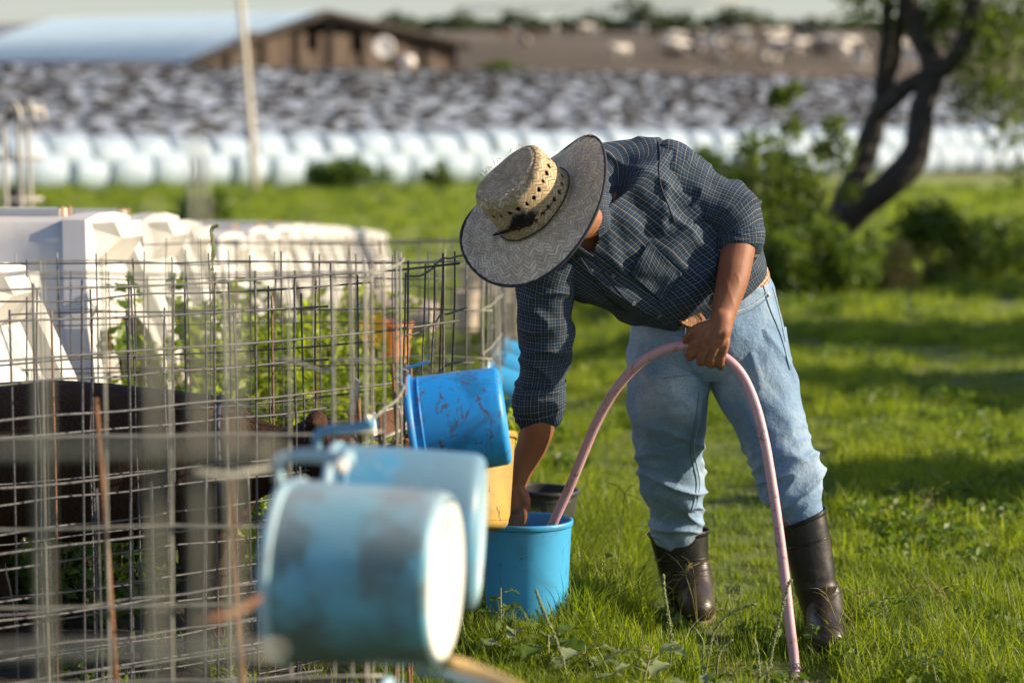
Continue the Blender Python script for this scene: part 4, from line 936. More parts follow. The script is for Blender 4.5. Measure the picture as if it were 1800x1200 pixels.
# ------------------------------------------------------------------ the man
def proj(p):
    c, s = math.cos(PITCH), math.sin(PITCH); x, y, z = p[0], p[1], p[2]-CAM_H
    d = y*c-z*s; u = y*s+z*c; return 900+FPX*x/d, 600-FPX*u/d
def rtb(L):
    """as rings_tb, the second half axis always turned to the camera side"""
    out = []
    for c, u, v, p in rings_tb(L): out.append((c, u, -v if v.y > 0 else v, p))
    return out
def plaid():
    m, nt, b = mat('plaid_shirt'); uv = coords(nt, 'UV'); s = N(nt, 'ShaderNodeSeparateXYZ')
    # slight weave wander
    nn = N(nt, 'ShaderNodeTexNoise'); nn.inputs['Scale'].default_value = 14; nt.links.new(uv, nn.inputs['Vector'])
    v1 = N(nt, 'ShaderNodeVectorMath', operation='MULTIPLY_ADD'); v1.inputs[1].default_value = (.0035, .0035, 0); nt.links.new(nn.outputs['Color'], v1.inputs[0]); nt.links.new(uv, v1.inputs[2]); nt.links.new(v1.outputs[0], s.inputs[0])
    base = ramp(nt, noi(nt, uv, 9, 3), [(.3, (.007, .016, .034)), (.7, (.013, .029, .058))])
    C = .0080; col = base
    for ax in ('X', 'Y'):
        o = s.outputs[ax]; q = math_(nt, 'MULTIPLY', o, 1/C); fr = math_(nt, 'FRACT', q)
        half = math_(nt, 'FRACT', math_(nt, 'MULTIPLY', o, .5/C)); alt = math_(nt, 'GREATER_THAN', half, .5)
        band = math_(nt, 'LESS_THAN', math_(nt, 'ABSOLUTE', math_(nt, 'SUBTRACT', fr, .5)), .2)
        col = mixc(nt, math_(nt, 'MULTIPLY', band, .35), col, (.012, .04, .085))
    for ax in ('X', 'Y'):
        o = s.outputs[ax]; q = math_(nt, 'MULTIPLY', o, 1/C); fr = math_(nt, 'FRACT', q)
        half = math_(nt, 'FRACT', math_(nt, 'MULTIPLY', o, .5/C)); alt = math_(nt, 'GREATER_THAN', half, .5)
        lc = mixc(nt, alt, (.50, .45, .37), (.19, .29, .37)); line = math_(nt, 'LESS_THAN', fr, .12 if ax == 'X' else .11)
        col = mixc(nt, math_(nt, 'MULTIPLY', line, .42), col, lc)
    nt.links.new(col, b.inputs[0]); b.inputs['Roughness'].default_value = .85; b.inputs['Specular IOR Level'].default_value = .25
    bump(nt, b, noi(nt, coords(nt), 24, 5, .55), .4, .012); return m
def denim():
    m, nt, b = mat('denim'); co = coords(nt)
    c = ramp(nt, noi(nt, co, 5, 5, .6), [(.32, (.10, .20, .345)), (.5, (.165, .275, .425)), (.68, (.33, .44, .56))])
    mp = N(nt, 'ShaderNodeMapping'); mp.inputs['Scale'].default_value = (1, 1, .35); nt.links.new(co, mp.inputs[0])
    f = ramp(nt, noi(nt, mp.outputs[0], 420, 3, .7), [(.3, .72), (.7, 1.22)]); c = mixc(nt, 1., c, f, 'MULTIPLY')
    d = ramp(nt, noi(nt, co, 3.1, 6, .7, .5), [(.56, 0.), (.7, .5)]); c = mixc(nt, d, c, (.17, .17, .19))
    nt.links.new(c, b.inputs[0]); b.inputs['Roughness'].default_value = .85; b.inputs['Sheen Weight'].default_value = .1
    bump(nt, b, noi(nt, co, 30, 6, .62), .55, .012); return m
def skin():
    m, nt, b = mat('skin'); co = coords(nt)
    c = ramp(nt, noi(nt, co, 14, 5), [(.3, (.20, .080, .040)), (.7, (.28, .125, .066))]); nt.links.new(c, b.inputs[0])
    b.inputs['Roughness'].default_value = .58; b.inputs['Specular IOR Level'].default_value = .35; b.inputs['Subsurface Weight'].default_value = .12; b.inputs['Subsurface Scale'].default_value = .012
    b.inputs['Subsurface Radius'].default_value = (1, .35, .2)
    bump(nt, b, noi(nt, co, 160, 5, .7), .35, .0015); return m
def rubber():
    m, nt, b = mat('boot_rubber'); co = coords(nt); g = N(nt, 'ShaderNodeSeparateXYZ'); nt.links.new(N(nt, 'ShaderNodeNewGeometry').outputs['Position'], g.inputs[0])
    k = ramp(nt, noi(nt, co, 11, 8, .75, .6), [(.54, 0.), (.70, .9)]); c = mixc(nt, k, (.006, .006, .007), (.045, .032, .022))
    k3 = ramp(nt, noi(nt, co, 60, 4, .8), [(.64, 0.), (.70, .8)]); c = mixc(nt, k3, c, (.16, .11, .07))
    zz = math_(nt, 'SUBTRACT', g.outputs['Z'], math_(nt, 'MULTIPLY', noi(nt, co, 18, 6, .7), .18)); mud = ramp(nt, zz, [(0., .85), (.10, 0.)]); c = mixc(nt, mud, c, (.055, .04, .026))
    nt.links.new(c, b.inputs[0]); r = ramp(nt, k, [(0, .4), (1, .85)]); nt.links.new(r, b.inputs['Roughness']); bump(nt, b, noi(nt, co, 45, 6), .25, .003); return m
def straw(name, w, s_, c1, c2):
    m, nt, b = mat(name); uv = coords(nt, 'UV'); nn = N(nt, 'ShaderNodeTexNoise'); nn.inputs['Scale'].default_value = 45; nt.links.new(uv, nn.inputs['Vector'])
    v1 = N(nt, 'ShaderNodeVectorMath', operation='MULTIPLY_ADD'); v1.inputs[1].default_value = (.007, .007, 0); nt.links.new(nn.outputs['Color'], v1.inputs[0]); nt.links.new(uv, v1.inputs[2])
    sp = N(nt, 'ShaderNodeSeparateXYZ'); nt.links.new(v1.outputs[0], sp.inputs[0])
    pp = math_(nt, 'PINGPONG', sp.outputs['X'], w/2); q = math_(nt, 'ADD', sp.outputs['Y'], math_(nt, 'MULTIPLY', pp, .9))
    fr = math_(nt, 'FRACT', math_(nt, 'MULTIPLY', q, 1/s_)); tri = math_(nt, 'ABSOLUTE', math_(nt, 'SUBTRACT', fr, .5))  # .5 at the gap
    gap = ramp(nt, tri, [(.36, 0.), (.48, 1.)]); idx = math_(nt, 'FLOOR', math_(nt, 'MULTIPLY', q, 1/s_)); col_i = math_(nt, 'FLOOR', math_(nt, 'MULTIPLY', sp.outputs['X'], 2/w))
    cb = N(nt, 'ShaderNodeCombineXYZ'); nt.links.new(idx, cb.inputs[0]); nt.links.new(col_i, cb.inputs[1]); wn_ = N(nt, 'ShaderNodeTexWhiteNoise'); nt.links.new(cb.outputs[0], wn_.inputs[0])
    base = ramp(nt, wn_.outputs['Value'], [(0, c1), (1, c2)]); big = ramp(nt, noi(nt, uv, 22, 5, .7), [(.3, .8), (.7, 1.15)]); base = mixc(nt, 1., base, big, 'MULTIPLY')
    edge = math_(nt, 'GREATER_THAN', math_(nt, 'ABSOLUTE', math_(nt, 'SUBTRACT', math_(nt, 'FRACT', math_(nt, 'MULTIPLY', sp.outputs['X'], 2/w)), .5)), .44)
    gg = math_(nt, 'MAXIMUM', gap, math_(nt, 'MULTIPLY', edge, .35)); c = mixc(nt, math_(nt, 'MULTIPLY', gg, .62), base, (.12, .08, .05))
    nt.links.new(c, b.inputs[0]); b.inputs['Roughness'].default_value = .62; bump(nt, b, math_(nt, 'SUBTRACT', 1., gg), .8, .002)
    tr = N(nt, 'ShaderNodeBsdfTranslucent'); nt.links.new(c, tr.inputs[0]); mx = N(nt, 'ShaderNodeMixShader'); mx.inputs[0].default_value = .10   # thin straw lets light through
    nt.links.new(b.outputs[0], mx.inputs[1]); nt.links.new(tr.outputs[0], mx.inputs[2]); nt.links.new(mx.outputs[0], nt.nodes['Material Output'].inputs[0]); return m
MS, MD, MK, MB = plaid(), denim(), skin(), rubber()

# ---- root: an Empty on the ground between the boots
MAN = thing('person', 'man in a straw hat, checked shirt, jeans and rubber boots bending over a bucket', 'person', (W(1310, 1100, 6.4).x, 6.4, 0))
PX = lambda x, y, Y: W(x, y, Y)

# ---- shirt
def shirt_fold(p, t, th):
    d = .009*nz(p, (7, 7, 7), 3)+.006*nz(p, (16, 16, 16), 9)
    d += .010*max(0, ridg(p, (.55, 0, .83), 9, 3.0, 5))**2+.007*max(0, ridg(p, (-.6, .2, .75), 14, 4, 2))**2
    px, py = proj(p)
    for (x0, y0, x1, y1, w, a) in ((1175, 378, 1210, 405, 9, .012), (1170, 330, 1160, 400, 10, .008), (1120, 470, 1215, 420, 16, .009), (1060, 500, 1150, 545, 14, .008), (1200, 520, 1245, 470, 12, .008), (1240, 440, 1262, 520, 10, .007), (1100, 330, 1150, 420, 18, -.007), (1060, 380, 1090, 480, 12, .005), (960, 500, 1060, 525, 9, .006)):
        dx, dy = x1-x0, y1-y0; L2 = dx*dx+dy*dy; k = min(1, max(0, ((px-x0)*dx+(py-y0)*dy)/L2)); q = math.hypot(px-x0-dx*k, py-y0-dy*k); d += 1.5*a*math.exp(-(q/w)**2)
    return d
TL = [((1338, 452, 6.44), (1126, 556, 6.37), .122), ((1334, 446, 6.43), (1100, 556, 6.35), .137), ((1316, 415, 6.42), (1066, 543, 6.31), .142), ((1286, 372, 6.39), (1030, 530, 6.28), .135), ((1245, 325, 6.36), (990, 512, 6.25), .13), ((1205, 276, 6.33), (955, 495, 6.22), .122), ((1165, 249, 6.31), (930, 470, 6.2), .112), ((1118, 251, 6.28), (935, 435, 6.18), .10), ((1078, 262, 6.25), (955, 415, 6.16), .085, 2.0), ((1052, 290, 6.22), (980, 405, 6.15), .080, 2.0), ((1034, 300, 6.19), (972, 404, 6.12), .074, 2.0)]
torso = Loft(rtb(TL), 200, 190); torso.displace(shirt_fold)
def sleeve_fold(o, hi=15):
    def fn(p, t, th):
        k = math.sin(math.pi*min(1, max(0, t)))
        return .006*nz(p, (9, 9, 9), o)+.009*max(0, ridg(p, (.5, 0, -.86) if o < 5 else (.15, .1, 1), hi, 7, o))**2*(.35+k)+.003*nz(p, (24, 24, 24), o+3)
    return fn
SL = [((1150, 262, 6.36), (1160, 372, 6.31), .10), ((1178, 250, 6.355), (1172, 392, 6.30), .103), ((1215, 277, 6.35), (1192, 398, 6.29), .095), ((1258, 311, 6.34), (1226, 404, 6.28), .088), ((1298, 331, 6.33), (1252, 412, 6.27), .08), ((1326, 352, 6.32), (1262, 420, 6.26), .072), ((1337, 380, 6.31), (1263, 427, 6.25), .066), ((1337, 408, 6.30), (1263, 433, 6.245), .06)]
sl = Loft(rtb(SL), 140, 130); sl.displace(sleeve_fold(2))
CF = [((1336, 398, 6.305), (1262, 418, 6.25), .062), ((1337, 412, 6.30), (1260, 425, 6.245), .064), ((1334, 436, 6.295), (1261, 434, 6.24), .062), ((1330, 443, 6.29), (1265, 439, 6.24), .056), ((1326, 436, 6.29), (1269, 434, 6.24), .05)]
cf = Loft(rtb(CF), 120, 40); cf.displace(lambda p, t, th: .0025*nz(p, (20, 20, 20), 4)+.003*max(0, ridg(p, (.2, 0, 1), 60, 12, 4))**2)
SR = [((940, 425, 6.2), (1025, 470, 6.2), .075), ((918, 465, 6.2), (1012, 498, 6.21), .082), ((913, 505, 6.21), (1004, 520, 6.22), .078), ((917, 560, 6.22), (1003, 562, 6.22), .07), ((919, 610, 6.24), (1000, 610, 6.24), .064), ((913, 650, 6.25), (997, 648, 6.25), .062), ((906, 685, 6.26), (994, 678, 6.26), .06), ((905, 712, 6.265), (992, 700, 6.265), .058)]
sr = Loft(rtb(SR), 140, 130); sr.displace(sleeve_fold(7, 13))
CR = [((908, 676, 6.255), (994, 668, 6.255), .062), ((902, 690, 6.258), (994, 680, 6.258), .065), ((901, 722, 6.265), (993, 708, 6.265), .063), ((905, 730, 6.268), (990, 714, 6.268), .057), ((909, 722, 6.268), (985, 708, 6.268), .05)]
cr = Loft(rtb(CR), 120, 40); cr.displace(lambda p, t, th: .0025*nz(p, (20, 20, 20), 8)+.003*max(0, ridg(p, (.1, 0, 1), 60, 12, 6))**2)
def inside(px, py, poly):
    c = False; j = len(poly)-1
    for i in range(len(poly)):
        if (poly[i][1] > py) != (poly[j][1] > py) and px < (poly[j][0]-poly[i][0])*(py-poly[i][1])/(poly[j][1]-poly[i][1])+poly[i][0]: c = not c
        j = i
    return c
VN = [(1043, 350), (1062, 395), (1052, 425), (1041, 444), (1010, 432), (990, 436), (955, 425), (985, 340), (1020, 325)]
v, f, uv = torso.mesh()
cy = torso.c[:, 1].mean(); keep = []
for q in f:
    c = v[list(q)].mean(0); i = min(torso.nl-1, q[0]//(torso.na+1))
    if c[1] < torso.c[i][1] and inside(*proj(c), VN): continue
    keep.append(q)
G = [(v, keep, uv)]
for l in (sl, cf, sr, cr): G.append(l.mesh())
V, F = join(*[(a, b) for a, b, c in G]); UV = np.concatenate([c for a, b, c in G])
SHIRT = mk('shirt', V, F, MS, MAN, uv=UV)
bv = BVHTree.FromPolygons([tuple(map(float, p)) for p in V], F)
def hit(px, py, tree=None, off=.002):
    o = Vector((0, 0, CAM_H)); d = (W(px, py, 6)-o).normalized(); r = (tree or bv).ray_cast(o, d)
    if r[0] is None: return None
    n = r[1] if r[1].dot(d) < 0 else -r[1]; return r[0]+n*off, n
def seam(name, pts, r, m, parent, tree=None, off=.0015, n=40):
    q = [h for h in (hit(a, b, tree, off) for a, b in catmull(pts, n)) if h]; P = [h[0] for h in q]
    if len(P) < 4: return
    keepP = [P[0]]
    for p in P[1:]:
        if (p-keepP[-1]).length < .05: keepP.append(p)
    v, f = tube(keepP, r, 5); return mk(name, v, f, m, parent)
def patch(name, quad, nu, nv_, m, parent, off=.004, uvs=(.1, .1), rot=0., tree=None, shape=None, lift=None):
    """a sheet of cloth laid on the body: quad = 4 view corners"""
    a, b_, c, d = [np.array(q, float) for q in quad]; P, U, ok = [], [], []
    for i in range(nv_+1):
        for j in range(nu+1):
            s, t = j/nu, i/nv_; q = (a*(1-s)+b_*s)*(1-t)+(d*(1-s)+c*s)*t
            if shape: q = q+np.array(shape(s, t))
            h = hit(q[0], q[1], tree, off+(lift(s, t) if lift else 0)); ok.append(h is not None); P.append(tuple(h[0]) if h else (0, 0, 0)); U.append((s*uvs[0]+t*rot, t*uvs[1]+s*rot*.3))
    n = nu+1; F = []
    for i in range(nv_):
        for j in range(nu):
            k = (i*n+j, i*n+j+1, (i+1)*n+j+1, (i+1)*n+j)
            if all(ok[x] for x in k): F.append(k)
    o = mk(name, P, F, m, parent, uv=U); md = o.modifiers.new('thick', 'SOLIDIFY'); md.thickness = .0022; md.offset = -1; return o
dk = simple('thread_dark', (.010, .014, .025)); lt = simple('button_grey', (.10, .10, .09), (.2, .19, .16), 90, .4)
patch('pocket', [(1107, 482), (1141, 424), (1198, 480), (1162, 531)], 26, 30, MS, SHIRT, .004, (.115, .105), 0.02, lift=lambda s, t: .006*math.sin(math.pi*s)*max(0, 1-t*1.5)+.001*nz((s*4, t*4, 0), (1, 1, 1), 3))
for pts in ([(1157, 250), (1160, 275), (1158, 300), (1163, 330), (1176, 365), (1186, 392)], ): seam('armhole_seam', pts, .0014, dk, SHIRT)
seam('yoke_seam', [(1050, 326), (1085, 320), (1125, 308), (1157, 297)], .0013, dk, SHIRT)
seam('placket_edge', [(1040, 446), (1068, 488), (1104, 528), (1150, 560)], .0013, dk, SHIRT); seam('placket_edge', [(1012, 440), (1045, 490), (1075, 530), (1105, 550)], .0012, dk, SHIRT)
seam('pocket_edge', [(1107, 482), (1124, 453), (1141, 424)], .0016, dk, SHIRT, off=.007)
for px, py in ((1078, 485), (1113, 533), (1158, 555)):
    h = hit(px, py, off=.002)
    if h: v, f = lathe([(0, .0025), (.0035, .002), (.0055, .0028), (.006, 0), (.0055, -.001), (0, -.001)], 14, frame(h[0], h[1])); mk('button', v, f, lt, SHIRT)
def sheet3(name, pts, m, parent, uvsc=.1, th=.002, sub=10, bulge=0.):
    """curved 4-sided cloth sheet between 3D corners"""
    a, b_, c, d = [np.array(tuple(p)) for p in pts]; P, U = [], []
    nn = np.cross(b_-a, d-a); nn /= np.linalg.norm(nn); nn *= -np.sign(nn[1])
    for i in range(sub+1):
        for j in range(sub+1):
            s, t = j/sub, i/sub; q = (a*(1-s)+b_*s)*(1-t)+(d*(1-s)+c*s)*t+nn*bulge*math.sin(math.pi*s)*math.sin(math.pi*(.2+.8*t)); P.append(q); U.append((s*np.linalg.norm(b_-a), t*np.linalg.norm(d-a)))
    n = sub+1; F = [(i*n+j, i*n+j+1, (i+1)*n+j+1, (i+1)*n+j) for i in range(sub) for j in range(sub)]
    o = mk(name, P, F, m, parent, uv=U); md = o.modifiers.new('thick', 'SOLIDIFY'); md.thickness = th; return o
def on(px, py, off=.006):
    h = hit(px, py); return W(px, py, h[0].y-off) if h and h[0].y < 6.4 else W(px, py, 6.06)
# collar leaves
sheet3('collar', [W(1030, 330, 6.12), on(1076, 342, .014), on(1072, 404, .012), W(1052, 420, on(1060, 415).y-.01)], MS, SHIRT, bulge=.008)
sheet3('collar', [W(990, 420, 6.06), W(1012, 428, 6.07), on(1044, 450, .012), on(985, 452, .010)], MS, SHIRT, bulge=.006)

# ---- jeans
def jean_fold(side):
    def fn(p, t, th):
        px, py = proj(p); d = .004*nz(p, (8, 8, 6), 1+side)+.0025*nz(p, (18, 18, 18), 6)
        k = sm(690, 830, py)-sm(925, 960, py)
        rr = max(0, ridg(p, (.55*(-1 if side == 2 else .8), .2, 1), 15, 5, 3+side)); d += .0125*k*rr**2+.003*k*max(0, ridg(p, (-.5, .3, 1), 20, 8, 6+side))**2-.004*k
        d += .007*(1-k)*max(0, ridg(p, (.85, 0, .5), 14, 3.5, 8+side))**2
        return d
    return fn
HIP = Loft(rtb([((1116, 552, 6.42), (1338, 470, 6.45), .112), ((1112, 560, 6.42), (1346, 480, 6.45), .118), ((1107, 592, 6.42), (1368, 545, 6.45), .125), ((1104, 625, 6.42), (1382, 600, 6.44), .124), ((1107, 655, 6.42), (1388, 640, 6.43), .108), ((1130, 675, 6.42), (1370, 668, 6.42), .07, 2.0)]), 170, 70)
HIP.displace(jean_fold(0))
LR = Loft(rtb([((1112, 590, 6.42), (1262, 605, 6.44), .10), ((1106, 640, 6.42), (1250, 650, 6.44), .112), ((1103, 690, 6.44), (1244, 692, 6.45), .105), ((1110, 750, 6.51), (1240, 745, 6.52), .10), ((1123, 815, 6.57), (1232, 808, 6.58), .09), ((1125, 848, 6.61), (1239, 842, 6.61), .088), ((1138, 880, 6.65), (1235, 873, 6.65), .08), ((1142, 912, 6.68), (1234, 904, 6.68), .075), ((1146, 945, 6.71), (1232, 938, 6.71), .066)]), 130, 200)
LR.displace(jean_fold(1))
LL = Loft(rtb([((1232, 596, 6.43), (1380, 575, 6.44), .10), ((1238, 645, 6.42), (1391, 635, 6.43), .112), ((1262, 700, 6.40), (1403, 690, 6.42), .105), ((1292, 752, 6.38), (1411, 740, 6.40), .10), ((1317, 800, 6.35), (1424, 785, 6.38), .09), ((1332, 838, 6.33), (1444, 826, 6.36), .088), ((1341, 868, 6.32), (1445, 866, 6.35), .082), ((1366, 902, 6.31), (1441, 888, 6.34), .072), ((1380, 930, 6.31), (1440, 912, 6.34), .062)]), 130, 200)
LL.displace(jean_fold(2))
G = [l.mesh() for l in (HIP, LR, LL)]
V, F = join(*[(a, b) for a, b, c in G]); JEANS = mk('jeans', V, F, MD, MAN, uv=np.concatenate([c for a, b, c in G]))
jv = BVHTree.FromPolygons([tuple(map(float, p)) for p in V], F)
jd = simple('denim_seam', (.10, .17, .24), (.17, .26, .33), 60, .85); jl = simple('denim_pale_edge', (.36, .46, .52), (.46, .54, .58), 60, .85)
S = lambda nm, pts, r, m, off=.0012: seam(nm, pts, r, m, JEANS, jv, off)
S('inseam', [(1228, 690), (1222, 740), (1214, 790), (1224, 850), (1215, 900)], .0016, jd); S('inseam', [(1234, 690), (1228, 740), (1220, 790), (1230, 850), (1221, 900)], .0011, jl)
S('side_seam', [(1341, 500), (1352, 540), (1372, 590), (1388, 650)], .0016, jd); S('side_seam', [(1358, 505), (1372, 560), (1380, 600)], .0014, jl)
S('pocket_hem', [(1290, 550), (1315, 540), (1335, 527), (1350, 514)], .0018, jl); S('pocket_hem', [(1292, 556), (1318, 546), (1338, 533), (1352, 519)], .0013, jd)
S('fly_seam', [(1205, 575), (1202, 610), (1212, 640), (1238, 664)], .0013, jd); S('crotch_seam', [(1238, 655), (1200, 660), (1160, 665)], .0011, jd)
0 and patch('fly_flap', [(1202, 566), (1226, 566), (1230, 606), (1208, 606)], 8, 8, MD, JEANS, .005, tree=jv)
h = hit(1350, 518, jv, .003); v, f = lathe([(0, .002), (.004, .001), (.0045, 0)], 12, frame(h[0], h[1])); mk('rivet', v, f, M['pole'], JEANS)

# ---- belt
def build_belt():
    m, nt, b = mat('tooled_belt'); uv = coords(nt, 'UV'); 
    mp = N(nt, 'ShaderNodeMapping'); mp.inputs['Scale'].default_value = (55, 75, 1); nt.links.new(uv, mp.inputs[0])
    br = N(nt, 'ShaderNodeTexBrick'); br.inputs['Scale'].default_value = 1; br.inputs['Mortar Size'].default_value = .10; br.inputs['Brick Width'].default_value = 1.; br.inputs['Row Height'].default_value = .8
    nt.links.new(mp.outputs[0], br.inputs[0]); c = mixc(nt, br.outputs['Fac'], (.22, .085, .035), (.55, .44, .32)); nt.links.new(c, b.inputs[0]); b.inputs['Roughness'].default_value = .5
    c0 = W(1230, 516, 6.43); u = (W(1344, 479, 6.46)-W(1110, 566, 6.41))/2; ax = Vector((-.45, -.35, .82)); vv = ax.cross(u.normalized()).normalized(); vv = (-vv if vv.y > 0 else vv)*.124; nn = u.cross(vv).normalized(); nn = nn if nn.z > 0 else -nn
    L = Loft([(c0-nn*.018, u*1.0, vv), (c0-nn*.006, u*1.012, vv*1.012), (c0+nn*.006, u*1.012, vv*1.012), (c0+nn*.018, u*1.0, vv)], 120, 8); v, f, uvv = L.mesh()
    belt = mk('belt', v, f, m, MAN, uv=uvv); md = belt.modifiers.new('thick', 'SOLIDIFY'); md.thickness = .004
    bm_ = simple('buckle_brown', (.16, .075, .035), (.26, .13, .06), 80, .35, .5, .5, spots=(.45, .33, .12), spot_scale=60, spot_pos=(.55, .62))
    p = W(1214, 560, 6.265); Mx = Matrix.Translation(p) @ Matrix.Rotation(R(22), 4, 'Y') @ Matrix.Rotation(R(72), 4, 'X')
    v, f = lathe([(0, .006), (.03, .005), (.036, .007), (.042, .004), (.042, -.002), (0, -.003)], 28); v[:, 1] *= .62; v = v @ np.array(Mx.to_3x3()).T+np.array(p)
    mk('buckle', v, f, bm_, belt)
build_belt()

# ---- boots
def boot(label, rings, ankle, toe, heel):
    L = Loft(rtb(rings), 64, 90); L.displace(lambda p, t, th: .003*nz(p, (12, 12, 12), 2)+.0035*max(0, ridg(p, (.1, 0, 1), 18, 5, 4))**2*sm(.3, .6, t)+(.003 if t < .05 else 0))
    v, f, uv = L.mesh(); g = [(v, f)]
    o = mk('boot', v, f, MB, MAN); o['label'] = label
    # foot
    a, tt, h = ankle, toe, heel
    G = [caps_tube([a+Vector((0, 0, .05)), a.lerp(tt, .35)+Vector((0, 0, -.0)), a.lerp(tt, .7), tt], [.048, .052, .052, .047], 20), caps_tube([a+Vector((0, 0, .06)), a, h], [.046, .048, .042], 18)]
    for i, gg in enumerate(G): gg[0][:, 2] = np.maximum(gg[0][:, 2], .018)
    ft = union('foot', G, MB, .006, o, 5)
    d = (tt-h).normalized(); n = Vector((-d.y, d.x, 0)); c = (tt+h)/2; Ls = (tt-h).length/2+.045; P = []
    for k in range(32):
        q = 2*math.pi*k/32; w = .050+.008*math.cos(q)-.012*math.sin(q)**2*0; P.append(c+d*Ls*math.cos(q)+n*w*math.sin(q)*(1-.12*math.cos(q*2)))
    sm_ = simple('boot_sole', (.05, .045, .03), (.16, .13, .05), 20, .8)
    v = [(p.x, p.y, .0) for p in P]+[(p.x, p.y, .022) for p in P]; n_ = 32
    mk('sole', v, [tuple(range(n_))[::-1], tuple(range(n_, 2*n_))]+[(i, (i+1) % n_, (i+1) % n_+n_, i+n_) for i in range(n_)], sm_, o)
    for k in (.02, .30):
        i = int(k*(L.nl-1)); q = [Vector(p) for p in L.P[i]]; q.append(q[0]); v, f = tube(q, .0026, 6, caps=False); mk('ring', v, f, MB, o)
    return o
boot('muddy black rubber boot of the right leg, seen front on', [((1141, 938, 6.70), (1244, 928, 6.72), .068), ((1150, 975, 6.70), (1244, 968, 6.72), .066), ((1163, 1020, 6.70), (1247, 1015, 6.72), .062), ((1176, 1060, 6.70), (1250, 1058, 6.72), .056), ((1185, 1090, 6.70), (1251, 1088, 6.72), .052)],
     Vector((W(1220, 1080, 6.7).x, 6.70, .075)), Vector((W(1226, 1090, 6.55).x, 6.54, .05)), Vector((W(1219, 1080, 6.75).x, 6.76, .055)))
boot('scuffed black rubber boot of the left leg, leaning outward', [((1374, 925, 6.31), (1447, 890, 6.34), .066), ((1381, 955, 6.31), (1455, 930, 6.33), .065), ((1393, 1010, 6.3), (1465, 995, 6.32), .06), ((1408, 1060, 6.3), (1471, 1048, 6.32), .055), ((1418, 1100, 6.3), (1476, 1090, 6.32), .052)],
     Vector((W(1450, 1100, 6.3).x, 6.31, .075)), Vector((W(1459, 1100, 6.1).x, 6.12, .05)), Vector((W(1449, 1100, 6.35).x, 6.37, .055)))

